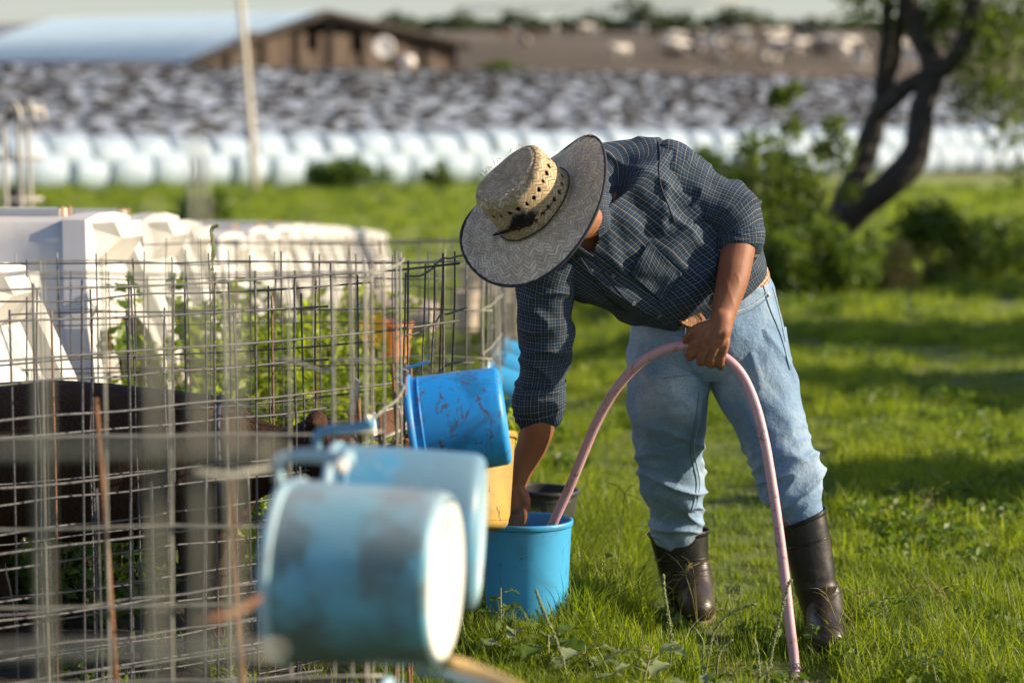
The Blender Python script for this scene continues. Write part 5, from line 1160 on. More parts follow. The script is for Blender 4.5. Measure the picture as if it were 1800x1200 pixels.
# ---- hat
HA = Vector((-.57, -.53, .63)).normalized(); HC = W(944, 365, 5.97); HX = Vector((.67, 0, .74)); HM = frame(HC, HA, HX)
HR = np.array(HM.to_3x3()); HT = np.array(HM.translation)
def build_hat():
    brim_m = straw('straw_brim', .034, .0105, (.66, .50, .33), (.90, .74, .54)); crown_m = straw('straw_crown', .034, .012, (.44, .33, .18), (.66, .52, .31)); top_m = straw('straw_top', .018, .008, (.54, .38, .23), (.82, .61, .39))
    trim = simple('hat_trim', (.022, .024, .035), (.04, .042, .055), 40, .8)
    def bz(a, k): return .030*math.cos(2*(a+.5))*k**2-.012*k+.006*math.sin(3*a+1)*k+.018*max(0, math.cos(a-.1))**3*k**2
    def br(a): return .212*(1+.035*math.cos(2*a)+.012*math.cos(3*a+.6))
    na, nr = 180, 34; V, U = [], []
    def base(a): return .103+.007*math.cos(2*a)
    for i in range(nr+1):
        k = i/nr
        for j in range(na+1):
            a = 2*math.pi*j/na; r = base(a)*.97+(br(a)-base(a)*.97)*k
            z = bz(a, k)+.006*k*nz((math.cos(a)*r*14, math.sin(a)*r*14, 0), (1, 1, 1))+.0018*nz((math.cos(a)*r*60, math.sin(a)*r*60, 0), (1, 1, 1))+.0016*math.sin(k*22+.8*math.sin(a*3))
            V.append((r*math.cos(a), r*math.sin(a), z)); U.append((a*.16, r*1.05))
    n = na+1; F = [(i*n+j, i*n+j+1, (i+1)*n+j+1, (i+1)*n+j) for i in range(nr) for j in range(na)]; nb = len(V)
    # crown side with woven-in vent holes, then the top
    H = .128; nc, nl = 300, 60; V2, U2, F2, I2 = [], [], [], []
    def cr(a, t):
        b0 = base(a)*(1-.10*t)-(.0 if t < .9 else .02*((t-.9)/.1)**2*.6); return b0*(1+.02*math.sin(2*a+1)*t)
    for i in range(nl+1):
        t = i/nl
        for j in range(nc+1):
            a = 2*math.pi*j/nc; r = cr(a, t); z = H*t+.008*math.cos(a*2+.4)*t+.0012*nz((a*12, t*20, 0), (1, 1, 1), 2)
            V2.append((r*math.cos(a), r*math.sin(a), z)); U2.append((a*.1, z))
    n2 = nc+1; rows = ((.30, .05, 0), (.72, .05, .5)); nh = 25
    for i in range(nl):
        for j in range(nc):
            t = (i+.5)/nl; a = (j+.5)/nc; hole = False
            for (tc, dt, ph) in rows:
                hi_ = int(a*nh+ph); j1 = .07*math.sin(hi_*12.9+tc*40); j2 = .35*math.sin(hi_*7.7+tc*9); sz = 1+.28*math.sin(hi_*4.1+tc*70)
                q = (a*nh+ph) % 1-.5+j1; q2 = (t-tc)/dt+j2
                if abs(q)/(.25*sz)+abs(q2)*.6 < 1 and abs(q2) < 1.0: hole = True
            if not hole: F2.append((i*n2+j, i*n2+j+1, (i+1)*n2+j+1, (i+1)*n2+j))
    V3, U3 = [], []; nt_ = 24
    for i in range(nt_+1):
        k = 1-i/nt_
        for j in range(nc//2+1):
            a = 2*math.pi*j/(nc//2); r = cr(a, 1)*k; z = H+.008*math.cos(a*2+.4)*k**2+.006*math.sin(min(1, (1-k)*6)*math.pi/2)-.016*(1-k)**1.4+.001*math.sin(k*30)
            V3.append((r*math.cos(a), r*math.sin(a), z)); U3.append((a*.05, r))
    n3 = nc//2+1; F3 = [(i*n3+j, i*n3+j+1, (i+1)*n3+j+1, (i+1)*n3+j) for i in range(nt_) for j in range(nc//2)]
    V_, F_ = join((V, F), (V2, F2), (V3, F3)); idx = [0]*len(F)+[1]*len(F2)+[2]*len(F3)
    Wd = V_ @ HR.T+HT
    hat = mk('hat', Wd, F_, parent=MAN, uv=U+U2+U3, mats=[brim_m, crown_m, top_m], midx=idx); md = hat.modifiers.new('thick', 'SOLIDIFY'); md.thickness = .0026; md.offset = -1
    T = lambda L: [Vector(HR @ np.array(p)+HT) for p in L]
    q = T([((br(a)+.001)*math.cos(a), (br(a)+.001)*math.sin(a), bz(a, 1)) for a in np.linspace(0, 2*math.pi, 120)]); v, f = tube(q, .0042, 8, caps=False); mk('trim', v, f, trim, hat)
    cord = simple('hat_cord', (.012, .011, .011), (.03, .026, .024), 50, .7)
    q = T([((base(a)+.003)*math.cos(a), (base(a)+.003)*math.sin(a), .010+.012*max(0, math.cos(a+.2))) for a in np.linspace(0, 2*math.pi, 90)]); v, f = tube(q, .0017, 6, caps=False); mk('hat_cord', v, f, cord, hat)
    def at(px, py, lift):   # point of the brim plane under a view spot, lifted along the hat axis
        o = Vector((0, 0, CAM_H)); d = (W(px, py, 6)-o); k = (HC+HA*lift-o).dot(HA)/d.dot(HA); return o+d*k
    hv_ = BVHTree.FromPolygons([tuple(map(float, p)) for p in Wd], F_)
    def at2(px, py, off=.006):
        o = Vector((0, 0, CAM_H)); d = (W(px, py, 6)-o).normalized(); r = hv_.ray_cast(o, d); return r[0]-d*off if r[0] is not None else at(px, py, off)
    # loose straw ends
    gs = []
    for k in range(46):
        a = random.uniform(0, 6.28); r = cr(a, 1)*random.uniform(.9, 1.0); p = Vector((r*math.cos(a), r*math.sin(a), H+.004)); e = p+Vector((random.uniform(-.01, .01)+.006*math.cos(a), random.uniform(-.01, .01)+.006*math.sin(a), random.uniform(.0, .012)))
        gs.append(tube(T([p, (p+e)/2+Vector((0, 0, .002)), e]), .0006, 4))
    for k in range(22):
        a = random.gauss(.15, .12); r = br(a); p = Vector((r*math.cos(a), r*math.sin(a), bz(a, 1))); e = p+Vector((random.uniform(-.012, .012), random.uniform(-.012, .012), random.uniform(.0, .014))); gs.append(tube(T([p, e]), .0007, 4))
    v, f = join(*gs); mk('straw_ends', v, f, crown_m, hat)['kind'] = 'stuff'
    # feather with a downy base, tassel
    black = simple('feather_black', (.008, .007, .007), (.02, .018, .016), 60, .6)
    gs = []; sp = [(868, 416), (884, 411), (900, 406), (918, 401), (938, 393)]; gs.append(tube([at2(x, y, .007) for x, y in sp], .0012, 5, 12))
    S_ = catmull(sp, 60)
    for k in range(420):
        u = random.random()**.7; x, y = S_[int(u*59)]; w = (6+24*sm(.35, .72, u)*(1-.35*sm(.9, 1, u)))*random.uniform(.5, 1.1); b0 = at2(x, y, .006); th = R(random.uniform(58, 118)) if u > .3 else R(random.uniform(100, 150))
        e = at2(x+w*math.cos(th), y-w*math.sin(th), random.uniform(.003, .02)); mdp = at2(x+w*.5*math.cos(th)+random.uniform(-1, 1), y-w*.5*math.sin(th), random.uniform(.004, .014)); gs.append(tube([b0, mdp, e], [.0012, .0014, .0003], 4))
    v, f = join(*gs); mk('feather', v, f, black, hat)
    c = at2(972, 352, .004); gs = [tube([c, c+Vector((random.uniform(-.008, .008), random.uniform(-.006, .002), random.uniform(-.016, .012)))], [.001, .0005], 4) for k in range(70)]; v, f = join(*gs); mk('tassel', v, f, black, hat)
    v, f = tube([at2(972, 356), at2(958, 372), at2(940, 390)], .0014, 6); mk('cord_end', v, f, cord, hat)
    q = [at(900, 422, .006), at(893, 419, .006), at(884, 416, .007), at(872, 415, .005)]; v, f = tube([at2(884, 412, .008), at2(866, 417, .006)], .0008, 5); mk('quill', v, f, M['b_white'], hat)
build_hat()

# ---- body: one continuous surface
def build_body():
    G = []
    P = lambda *a: [W(x, y, Y) for x, y, Y in a]
    # trunk (inside the clothes)
    bl = [((1316, 490, 6.44), (1140, 560, 6.42), .09), ((1290, 430, 6.42), (1100, 530, 6.34), .11), ((1250, 370, 6.39), (1050, 510, 6.29), .112), ((1195, 310, 6.35), (990, 480, 6.24), .105), ((1150, 275, 6.31), (960, 455, 6.2), .094), ((1105, 275, 6.27), (965, 425, 6.17), .082), ((1068, 305, 6.24), (1000, 410, 6.16), .055), ((1045, 330, 6.2), (1000, 410, 6.14), .048)]
    G.append(Loft(rtb(bl), 36, 60).mesh((True, True))[:2])
    G.append(caps_tube(P((1165, 520, 6.43), (1210, 600, 6.43), (1290, 560, 6.44)), [.08, .1, .08], 18))
    up, f_ = HA, Vector((-.3, -.45, -.85)); f_ = (f_-up*f_.dot(up)).normalized(); rt = f_.cross(up); hc = HC-up*.035+Vector((-.014, 0, .006))
    def hp(x, y, z): return hc+rt*x+f_*y+up*z
    Mh = Matrix((rt, f_, up)).transposed()
    G.append(caps_tube(P((1072, 350, 6.26), (1035, 382, 6.17))+[hp(0, -.035, -.07), hp(0, -.02, -.02)], [.05, .052, .056, .06], 20))
    G.append(ellip(hp(0, -.012, .01), (.077, .095, .085), Mh)); G.append(ellip(hp(0, .03, -.055), (.056, .058, .07), Mh)); G.append(ellip(hp(0, .062, -.105), (.028, .024, .022), Mh))
    for s in (-1, 1):
        G.append(ellip(hp(s*.04, .052, -.045), (.026, .024, .02), Mh)); G.append(ellip(hp(s*.05, .01, -.08), (.022, .045, .028), Mh)); G.append(ellip(hp(s*.032, .072, -.002), (.028, .014, .009), Mh))
        G.append(ellip(hp(s*.079, -.015, -.025), (.010, .018, .032), Mh))
    G.append(caps_tube([hp(0, .08, -.005), hp(0, .095, -.03), hp(0, .106, -.05)], [.010, .012, .015], 10)); G.append(ellip(hp(0, .09, -.056), (.019, .012, .010), Mh))
    G.append(ellip(hp(0, .081, -.078), (.024, .012, .006), Mh)); G.append(ellip(hp(0, .08, -.088), (.021, .012, .007), Mh))
    # legs inside the jeans
    G.append(caps_tube(P((1180, 600, 6.43), (1175, 720, 6.49), (1182, 840, 6.61), (1196, 960, 6.7), (1216, 1075, 6.71)), [.085, .078, .055, .045, .036], 18))
    G.append(caps_tube(P((1305, 590, 6.43), (1338, 710, 6.40), (1388, 840, 6.34), (1414, 950, 6.32), (1446, 1100, 6.31)), [.085, .078, .055, .045, .036], 18))
    G.append(caps_tube([W(1216, 1070, 6.7), Vector((W(1226, 1090, 6.55).x, 6.56, .055))], [.032, .028], 12)); G.append(caps_tube([W(1447, 1105, 6.3), Vector((W(1459, 1100, 6.1).x, 6.14, .055))], [.032, .028], 12))
    # left arm, fist round the hose
    G.append(caps_tube(P((1150, 320, 6.33), (1225, 350, 6.32), (1298, 388, 6.285), (1297, 432, 6.25), (1287, 495, 6.19), (1273, 545, 6.145), (1268, 572, 6.125)), [.065, .058, .047, .0465, .041, .0325, .029], 22))
    Y0 = 6.105
    G.append(caps_tube(P((1268, 560, Y0+.018), (1266, 583, Y0+.012)), [.029, .031], 18))
    for x0, y0, x1, y1, r0, r1 in ((1254, 580, 1223, 603, .018, .0155), (1262, 582, 1238, 609, .018, .0155), (1269, 582, 1254, 614, .018, .015), (1275, 584, 1270, 617, .0165, .0145)):
        G.append(caps_tube(P((x0, y0, Y0+.012), ((x0+x1)/2, (y0+y1)/2, Y0+.001), (x1, y1, Y0+.002)), [r0, .0155, r1-.002], 12))
    fing = (((1222, 603, 0), (1213, 623, .008), (1213, 628, .028), (1222, 618, .048), (1231, 608, .050)), ((1238, 609, 0), (1232, 631, .006), (1232, 637, .028), (1239, 626, .050), (1246, 615, .052)), ((1254, 613, 0), (1250, 635, .006), (1250, 641, .027), (1256, 630, .048), (1262, 620, .050)), ((1269, 616, 0.002), (1267, 636, .008), (1266, 645, .026), (1270, 636, .043), (1275, 627, .046)))
    for i, fg in enumerate(fing):
        k = (1, 1, .96, .86)[i]; G.append(caps_tube([W(x, y, Y0+d) for x, y, d in fg], [.0128*k, .0118*k, .0112*k, .0102*k, .009*k], 12))
        x, y, d = fg[0]; G.append(ellip(W(x, y, Y0+d-.003), (.0125*k, .011*k, .012*k)))
    G.append(caps_tube(P((1252, 574, Y0+.014), (1226, 580, Y0+.012), (1211, 589, Y0+.014), (1207, 602, Y0+.022)), [.018, .0165, .0125, .0105], 12))
    # right arm down into the bucket
    G.append(caps_tube(P((985, 440, 6.22), (962, 500, 6.21), (957, 600, 6.23), (951, 690, 6.26)), [.06, .055, .048, .045], 20))
    G.append(caps_tube(P((951, 680, 6.258), (948, 735, 6.27), (936, 780, 6.28), (916, 825, 6.29), (907, 852, 6.295)), [.046, .0465, .041, .031, .027], 20))
    G.append(caps_tube(P((907, 850, 6.295), (906, 868, 6.295), (905, 882, 6.295)), [.026, .031, .032], 16))
    for i, (x0, y0, x1, y1, x2, y2, d) in enumerate(((918, 880, 921, 903, 917, 925, -.014), (911, 885, 912, 912, 909, 934, .004), (902, 885, 901, 912, 901, 933, .022), (894, 882, 891, 905, 893, 925, .038))):
        k = (.95, 1, .97, .86)[i]; G.append(caps_tube(P((x0, y0, 6.287+d*.6), (x1, y1, 6.289+d), (x2, y2, 6.30+d), (x2-1, y2+12, 6.32+d)), [.0142*k, .0122*k, .011*k, .009*k], 12))
    G.append(caps_tube(P((915, 862, 6.28), (923, 878, 6.275), (922, 895, 6.28), (915, 906, 6.29)), [.0165, .0145, .0125, .0105], 12))
    def fn(p, n):
        px, py = proj(p); d = .0008*nz(p, (30, 30, 30), 1)
        if 1195 < px < 1295 and 560 < py < 625: # tendons on the back of the hand
            u = (px-1268)+(py-572)*.55; d += .002*math.cos(u/2.7)*sm(575, 590, py)
        if 1215 < px < 1300 and 480 < py < 575: d += .0012*max(0, ridg(p, (1, 0, .3), 30, 6, 3))**3
        return d
    o = union('body', G, MK, .0038, MAN, 2, fn)
    eye = simple('eye_white', (.6, .58, .55)); hair = simple('hair_black', (.012, .010, .009), (.03, .025, .02), 80, .6); lip = simple('lip', (.22, .09, .07))
    for s in (-1, 1):
        v, f = ellip(hp(s*.031, .068, -.018), (.012, .012, .012), Mh); mk('eye', v, f, eye, o)
        v, f = caps_tube([hp(s*.016, .086, -.001), hp(s*.032, .087, .004), hp(s*.048, .078, .0)], [.003, .0035, .002], 8); mk('eyebrow', v, f, hair, o)
    v, f = caps_tube([hp(-.02, .088, -.082), hp(0, .094, -.083), hp(.02, .088, -.082)], [.002, .004, .002], 8); mk('mouth', v, f, lip, o)
    g = [ellip(hp(0, -.022, .016), (.082, .094, .086), Mh, 26)]; v = g[0][0]; k = (v-np.array(hp(0, 0, 0))) @ np.array(up); yy = (v-np.array(hp(0, 0, 0))) @ np.array(f_)
    ff = [q for q in g[0][1] if not (k[list(q)].mean() < -.005 and yy[list(q)].mean() > .0) and k[list(q)].mean() > -.06]
    mk('hair', v, ff, hair, o)
build_body()

# ---- hose
def build_hose():
    m, nt, b = mat('pink_hose'); P = coords(nt); c = ramp(nt, noi(nt, P, 4, 4), [(.3, (.46, .27, .31)), (.7, (.56, .35, .38))]); k = ramp(nt, noi(nt, P, 34, 6, .75, .8), [(.55, 0.), (.62, .8)])
    c = mixc(nt, k, c, (.12, .075, .06)); nt.links.new(c, b.inputs[0]); b.inputs['Roughness'].default_value = .42; bump(nt, b, noi(nt, P, 60, 4), .15, .002)
    pts = [W(940, 985, 6.31), W(960, 945, 6.30), W(980, 902, 6.285), W(1004, 850, 6.27), W(1030, 786, 6.25), W(1056, 728, 6.23), W(1088, 677, 6.2), W(1126, 637, 6.17), W(1168, 614, 6.15), W(1210, 607, 6.130), W(1248, 614, 6.130), W(1284, 636, 6.125), W(1308, 665, 6.12), W(1328, 712, 6.10), W(1344, 775, 6.07), W(1357, 850, 6.04), W(1368, 925, 6.01), W(1379, 1010, 5.98), W(1389, 1100, 5.94), W(1397, 1165, 5.92), W(1400, 1200, 5.87)]
    e = pts[-1]; pts += [Vector((e.x+.004, 5.80, .012)), Vector((e.x+.04, 5.6, .012)), Vector((e.x+.2, 5.1, .016)), Vector((e.x+.5, 4.4, .016)), Vector((e.x+1.3, 3.9, .016))]
    v, f = tube(pts, .0128, 18, 260); tag(mk('garden_hose', v, f, m), 'dirty pink garden hose arching from the bucket through the fist to the ground', 'hose')
build_hose()
# ------------------------------------------------------------------ grass
def tuft(name, n, h, w, spread, m, seg=3, curl=.5, flat=.0):
    V, F = [], []
    for k in range(n):
        a = random.uniform(0, 6.283); r = spread*math.sqrt(random.random()); x, y = r*math.cos(a), r*math.sin(a)
        b = random.uniform(0, 6.283); lean = random.uniform(.1, 1)*curl; hh = h*random.uniform(.45, 1.1); ww = w*random.uniform(.7, 1.3)
        d = np.array((math.cos(b), math.sin(b))); s = np.array((-d[1], d[0])); tw = random.uniform(-.6, .6); s = s*math.cos(tw)+d*math.sin(tw); n0 = len(V)
        for i in range(seg+1):
            t = i/seg; o = d*lean*hh*t*t; z = hh*t*(1-.35*lean*t)-.01; q = ww*(1-t)**.7*.5+.0002
            if i == seg: V.append((x+o[0], y+o[1], z))
            else: V += [(x+o[0]-s[0]*q, y+o[1]-s[1]*q, z), (x+o[0]+s[0]*q, y+o[1]+s[1]*q, z)]
        for i in range(seg-1): F.append((n0+2*i, n0+2*i+1, n0+2*i+3, n0+2*i+2))
        F.append((n0+2*seg-2, n0+2*seg-1, n0+2*seg))
    o = bpy.data.objects.new(name, mesh_data(name, V, F, m, smooth=True)); return o
def seed_tuft(name, h, m):
    G = []
    for k in range(4):
        b = random.uniform(0, 6.28); d = Vector((math.cos(b), math.sin(b), 0))*.25*h; top = Vector((0, 0, h*random.uniform(.7, 1)))+d
        G.append(tube([(0, 0, 0), tuple(top*.55-d*.15), tuple(top)], [.0011, .0007], 4, 6))
        for j in range(4):
            a = random.uniform(0, 6.28); e = top+Vector((math.cos(a)*.05, math.sin(a)*.05, random.uniform(.0, .05))); G.append(tube([tuple(top), tuple((top+e)/2+Vector((0, 0, .008))), tuple(e)], [.0009, .0006], 4))
    v, f = join(*G); return bpy.data.objects.new(name, mesh_data(name, v, f, m))
def gn_scatter(name, label, pts, rot, scl, idx, protos):
    col = bpy.data.collections.new(name+'_kinds')
    for i, p in enumerate(protos): p.name = f'{name}_tuft_{i:02d}'; col.objects.link(p)
    me = bpy.data.meshes.new(name); me.vertices.add(len(pts)); me.vertices.foreach_set('co', np.asarray(pts, np.float32).ravel())
    for nm, typ, data in (('rot', 'FLOAT_VECTOR', rot), ('scl', 'FLOAT_VECTOR', scl)):
        a = me.attributes.new(nm, typ, 'POINT'); a.data.foreach_set('vector', np.asarray(data, np.float32).ravel())
    a = me.attributes.new('idx', 'INT', 'POINT'); a.data.foreach_set('value', np.asarray(idx, np.int32)); me.update()
    o = bpy.data.objects.new(name, me); link(o); tag(o, label, 'grass', kind='stuff')
    ng = bpy.data.node_groups.new(name, 'GeometryNodeTree'); ng.interface.new_socket('Geometry', in_out='INPUT', socket_type='NodeSocketGeometry'); ng.interface.new_socket('Geometry', in_out='OUTPUT', socket_type='NodeSocketGeometry')
    gi, go = ng.nodes.new('NodeGroupInput'), ng.nodes.new('NodeGroupOutput'); ip = ng.nodes.new('GeometryNodeInstanceOnPoints'); ci = ng.nodes.new('GeometryNodeCollectionInfo')
    ci.inputs['Collection'].default_value = col; ci.inputs['Separate Children'].default_value = True; ci.inputs['Reset Children'].default_value = True
    def na(n, t): q = ng.nodes.new('GeometryNodeInputNamedAttribute'); q.data_type = t; q.inputs[0].default_value = n; return q.outputs['Attribute']
    er = ng.nodes.new('FunctionNodeEulerToRotation'); L = ng.links.new
    L(gi.outputs[0], ip.inputs['Points']); L(ci.outputs[0], ip.inputs['Instance']); ip.inputs['Pick Instance'].default_value = True
    L(na('idx', 'INT'), ip.inputs['Instance Index']); L(na('rot', 'FLOAT_VECTOR'), er.inputs[0]); L(er.outputs[0], ip.inputs['Rotation']); L(na('scl', 'FLOAT_VECTOR'), ip.inputs['Scale']); L(ip.outputs[0], go.inputs[0])
    md = o.modifiers.new('scatter', 'NODES'); md.node_group = ng; return o
def ground_z(x, y):
    z = terrain(x, y)
    if y < 60: z += .035*nz((x, y, 0), (.9, .9, 1), 3)+.015*nz((x, y, 0), (3, 3, 1), 8)
    return z
def build_grass():
    g, l, d, wd = M['grass'], M['grass_lime'], M['grass_dry'], M['weed']
    P = [tuft('t', 44, .075, .004, .06, g), tuft('t', 44, .09, .0042, .06, l), tuft('t', 40, .06, .004, .06, g), tuft('t', 30, .15, .0052, .045, l, 4, .9), tuft('t', 26, .18, .0055, .04, g, 4, 1.),
         tuft('t', 22, .035, .0036, .06, d, 2, 1.), tuft('t', 34, .036, .0036, .07, g, 2, .9), tuft('t', 34, .04, .0036, .07, l, 2, .9), seed_tuft('t', .2, M['grass_dry']), seed_tuft('t', .16, M['seed'])]
    lf = []
    for k in range(2):   # low broad-leaved clover-like rosettes
        V, F = leaves([(0, 0, .05)], 30, .07, .016, .6, aspect=2.1); lf.append(bpy.data.objects.new('t', mesh_data('t', V, F, wd, smooth=False)))
    P += lf
    pts, rot, scl, idx = [], [], [], []
    def add(x, y, k, s, h=1.):
        pts.append((x, y, ground_z(x, y)-.004)); rot.append((random.uniform(-.15, .15), random.uniform(-.15, .15), random.uniform(0, 6.28))); scl.append((s, s, s*h)); idx.append(k)
    def tall(x, y):
        """0 trodden .. 1 lush"""
        v = .5+.9*nz((x, y, 0), (.9, .9, 1), 21)+.35*nz((x, y, 0), (3, 3, 1), 4)
        px, py = 900+FPX*x/y, 245+FPX*CAM_H/y
        if x < .45 and y < 9: v += .45              # by the pens
        if 1080 < px < 1480 and 740 < py < 1130: v -= .55
        if px > 1500 and py > 1020: v += .45
        if y > 10: v -= .1
        return min(1, max(0, v))
    def band(y0, y1, dens, smul, m=.35):
        A = 0; n = 0; 
        cnt = int(dens*(y1-y0)*((y0+y1)*FPX**-1*900*1.0+2*m))
        for _ in range(cnt):
            y = random.uniform(y0, y1); w = y*900/FPX+m; x = random.uniform(-w, w)
            if y < 7.4 and x < -.06*y and random.random() < .97: continue
            t = tall(x, y); r = random.random()
            if t < .35: k = random.choice((6, 7, 6, 7, 5, 2)); s = random.uniform(.8, 1.2)
            elif t < .7: k = random.choice((0, 1, 2, 7, 1, 0, 1, 10)); s = random.uniform(.75, 1.15)
            else: k = random.choice((0, 1, 1, 3, 4, 3, 1, 1, 3, 11)); s = random.uniform(.75, 1.2)
            if r < .005 and y < 9: k = 8
            if k in (3, 4) and y > 10 : s *= .8
            add(x, y, k, s*smul)
    band(3.6, 5.2, 420, 1.); band(5.2, 7.6, 560, .92); band(7.6, 11, 320, 1.); band(11, 17, 150, 1.15); band(17, 30, 42, 1.5, 1.); band(30, 46, 12, 2.2, 2.); band(46, 66, 5, 3., 3.)
    # lusher strip along the pens and round the bucket
    for _ in range(900):
        y = random.uniform(5.6, 9.5); px = random.gauss(1000, 75); x = (px-900)/FPX*y
        if px > 1130: continue
        if y < 6.55 and 830 < px < 1010 and random.random() < .6: continue
        add(x, y, random.choice((1, 3, 1, 3, 3, 1, 11)), random.uniform(.6, 1.)*(1 if y < 8 else .9))
    for _ in range(620): 
        y = random.uniform(4.7, 6.2); px = random.uniform(800, 1150); add((px-900)/FPX*y, y, random.choice((1, 1, 3, 0)), random.uniform(.6, .9))
    for _ in range(520):   # lush growth right of the bucket and along the pens
        y = random.uniform(6.35, 8.2); px = random.uniform(985, 1125)+(6.4-y)*18; add((px-900)/FPX*y, y, random.choice((3, 4, 3, 1)), random.uniform(.85, 1.25))
    for _ in range(150):
        y = random.uniform(5.93, 6.13); px = random.uniform(840, 1030); add((px-900)/FPX*y, y, random.choice((3, 4, 1)), random.uniform(.6, .95))
    for _ in range(130):
        y = random.uniform(6.95, 7.55); px = random.uniform(925, 1020); add((px-900)/FPX*y, y, random.choice((3, 4, 4)), random.uniform(.95, 1.4))
    for _ in range(70):
        y = random.uniform(6.2, 6.45); px = random.uniform(1008, 1040); add((px-900)/FPX*y, y, random.choice((3, 4)), random.uniform(.8, 1.15))
    for _ in range(420):
        y = random.uniform(4.6, 7.2); px = random.uniform(1500, 1860); add((px-900)/FPX*y, y, random.choice((3, 4, 1, 3, 11, 10)), random.uniform(.6, 1.))
    gn_scatter('grass', 'green pasture grass, lush by the pens and trodden behind the man', pts, rot, scl, idx, P)
build_grass()

# ------------------------------------------------------------------ weeds
def spike_plant(label, base, pts, r=.007, extra=0):
    """pigweed: a bristly seed spike on a stem"""
    t = thing('pigweed', label, 'weed', base)
    P = catmull([tuple(base)]+[tuple(p) for p in pts], 40); v, f = tube([tuple(p) for p in P], [.0028, .002, .0012], 6); mk('stem', v, f, M['stem'], t)
    G = []; S = catmull([tuple(p) for p in pts], 60)
    ov = np.array([(1, 0, 0), (-1, 0, 0), (0, 1, 0), (0, -1, 0), (0, 0, 1), (0, 0, -1)], float); of = [(0, 2, 4), (2, 1, 4), (1, 3, 4), (3, 0, 4), (2, 0, 5), (1, 2, 5), (3, 1, 5), (0, 3, 5)]
    L = np.linalg.norm(np.diff(S, axis=0), axis=1).sum(); n = int(L*2300)
    for _ in range(n):
        k = random.random(); i = int(k*59); c = S[i]; w = r*(1-.45*k)*(.8+.3*math.sin(k*L*260)); d = np.array([random.gauss(0, 1) for _ in range(3)]); d /= np.linalg.norm(d); G.append((ov*random.uniform(.0014, .0026)+c+d*w*random.uniform(.55, 1.), of))
    v, f = join(*G); mk('seed_spike', v, f, M['seed'], t, smooth=False)
    if extra:
        v, f = leaves([base+Vector((0, 0, .05+.03*i)) for i in range(4)], extra, .06, .028, 1, aspect=2.2); mk('leaves', v, f, M['weed'], t, smooth=False)
def gz(x, y): return ground_z(x, y)
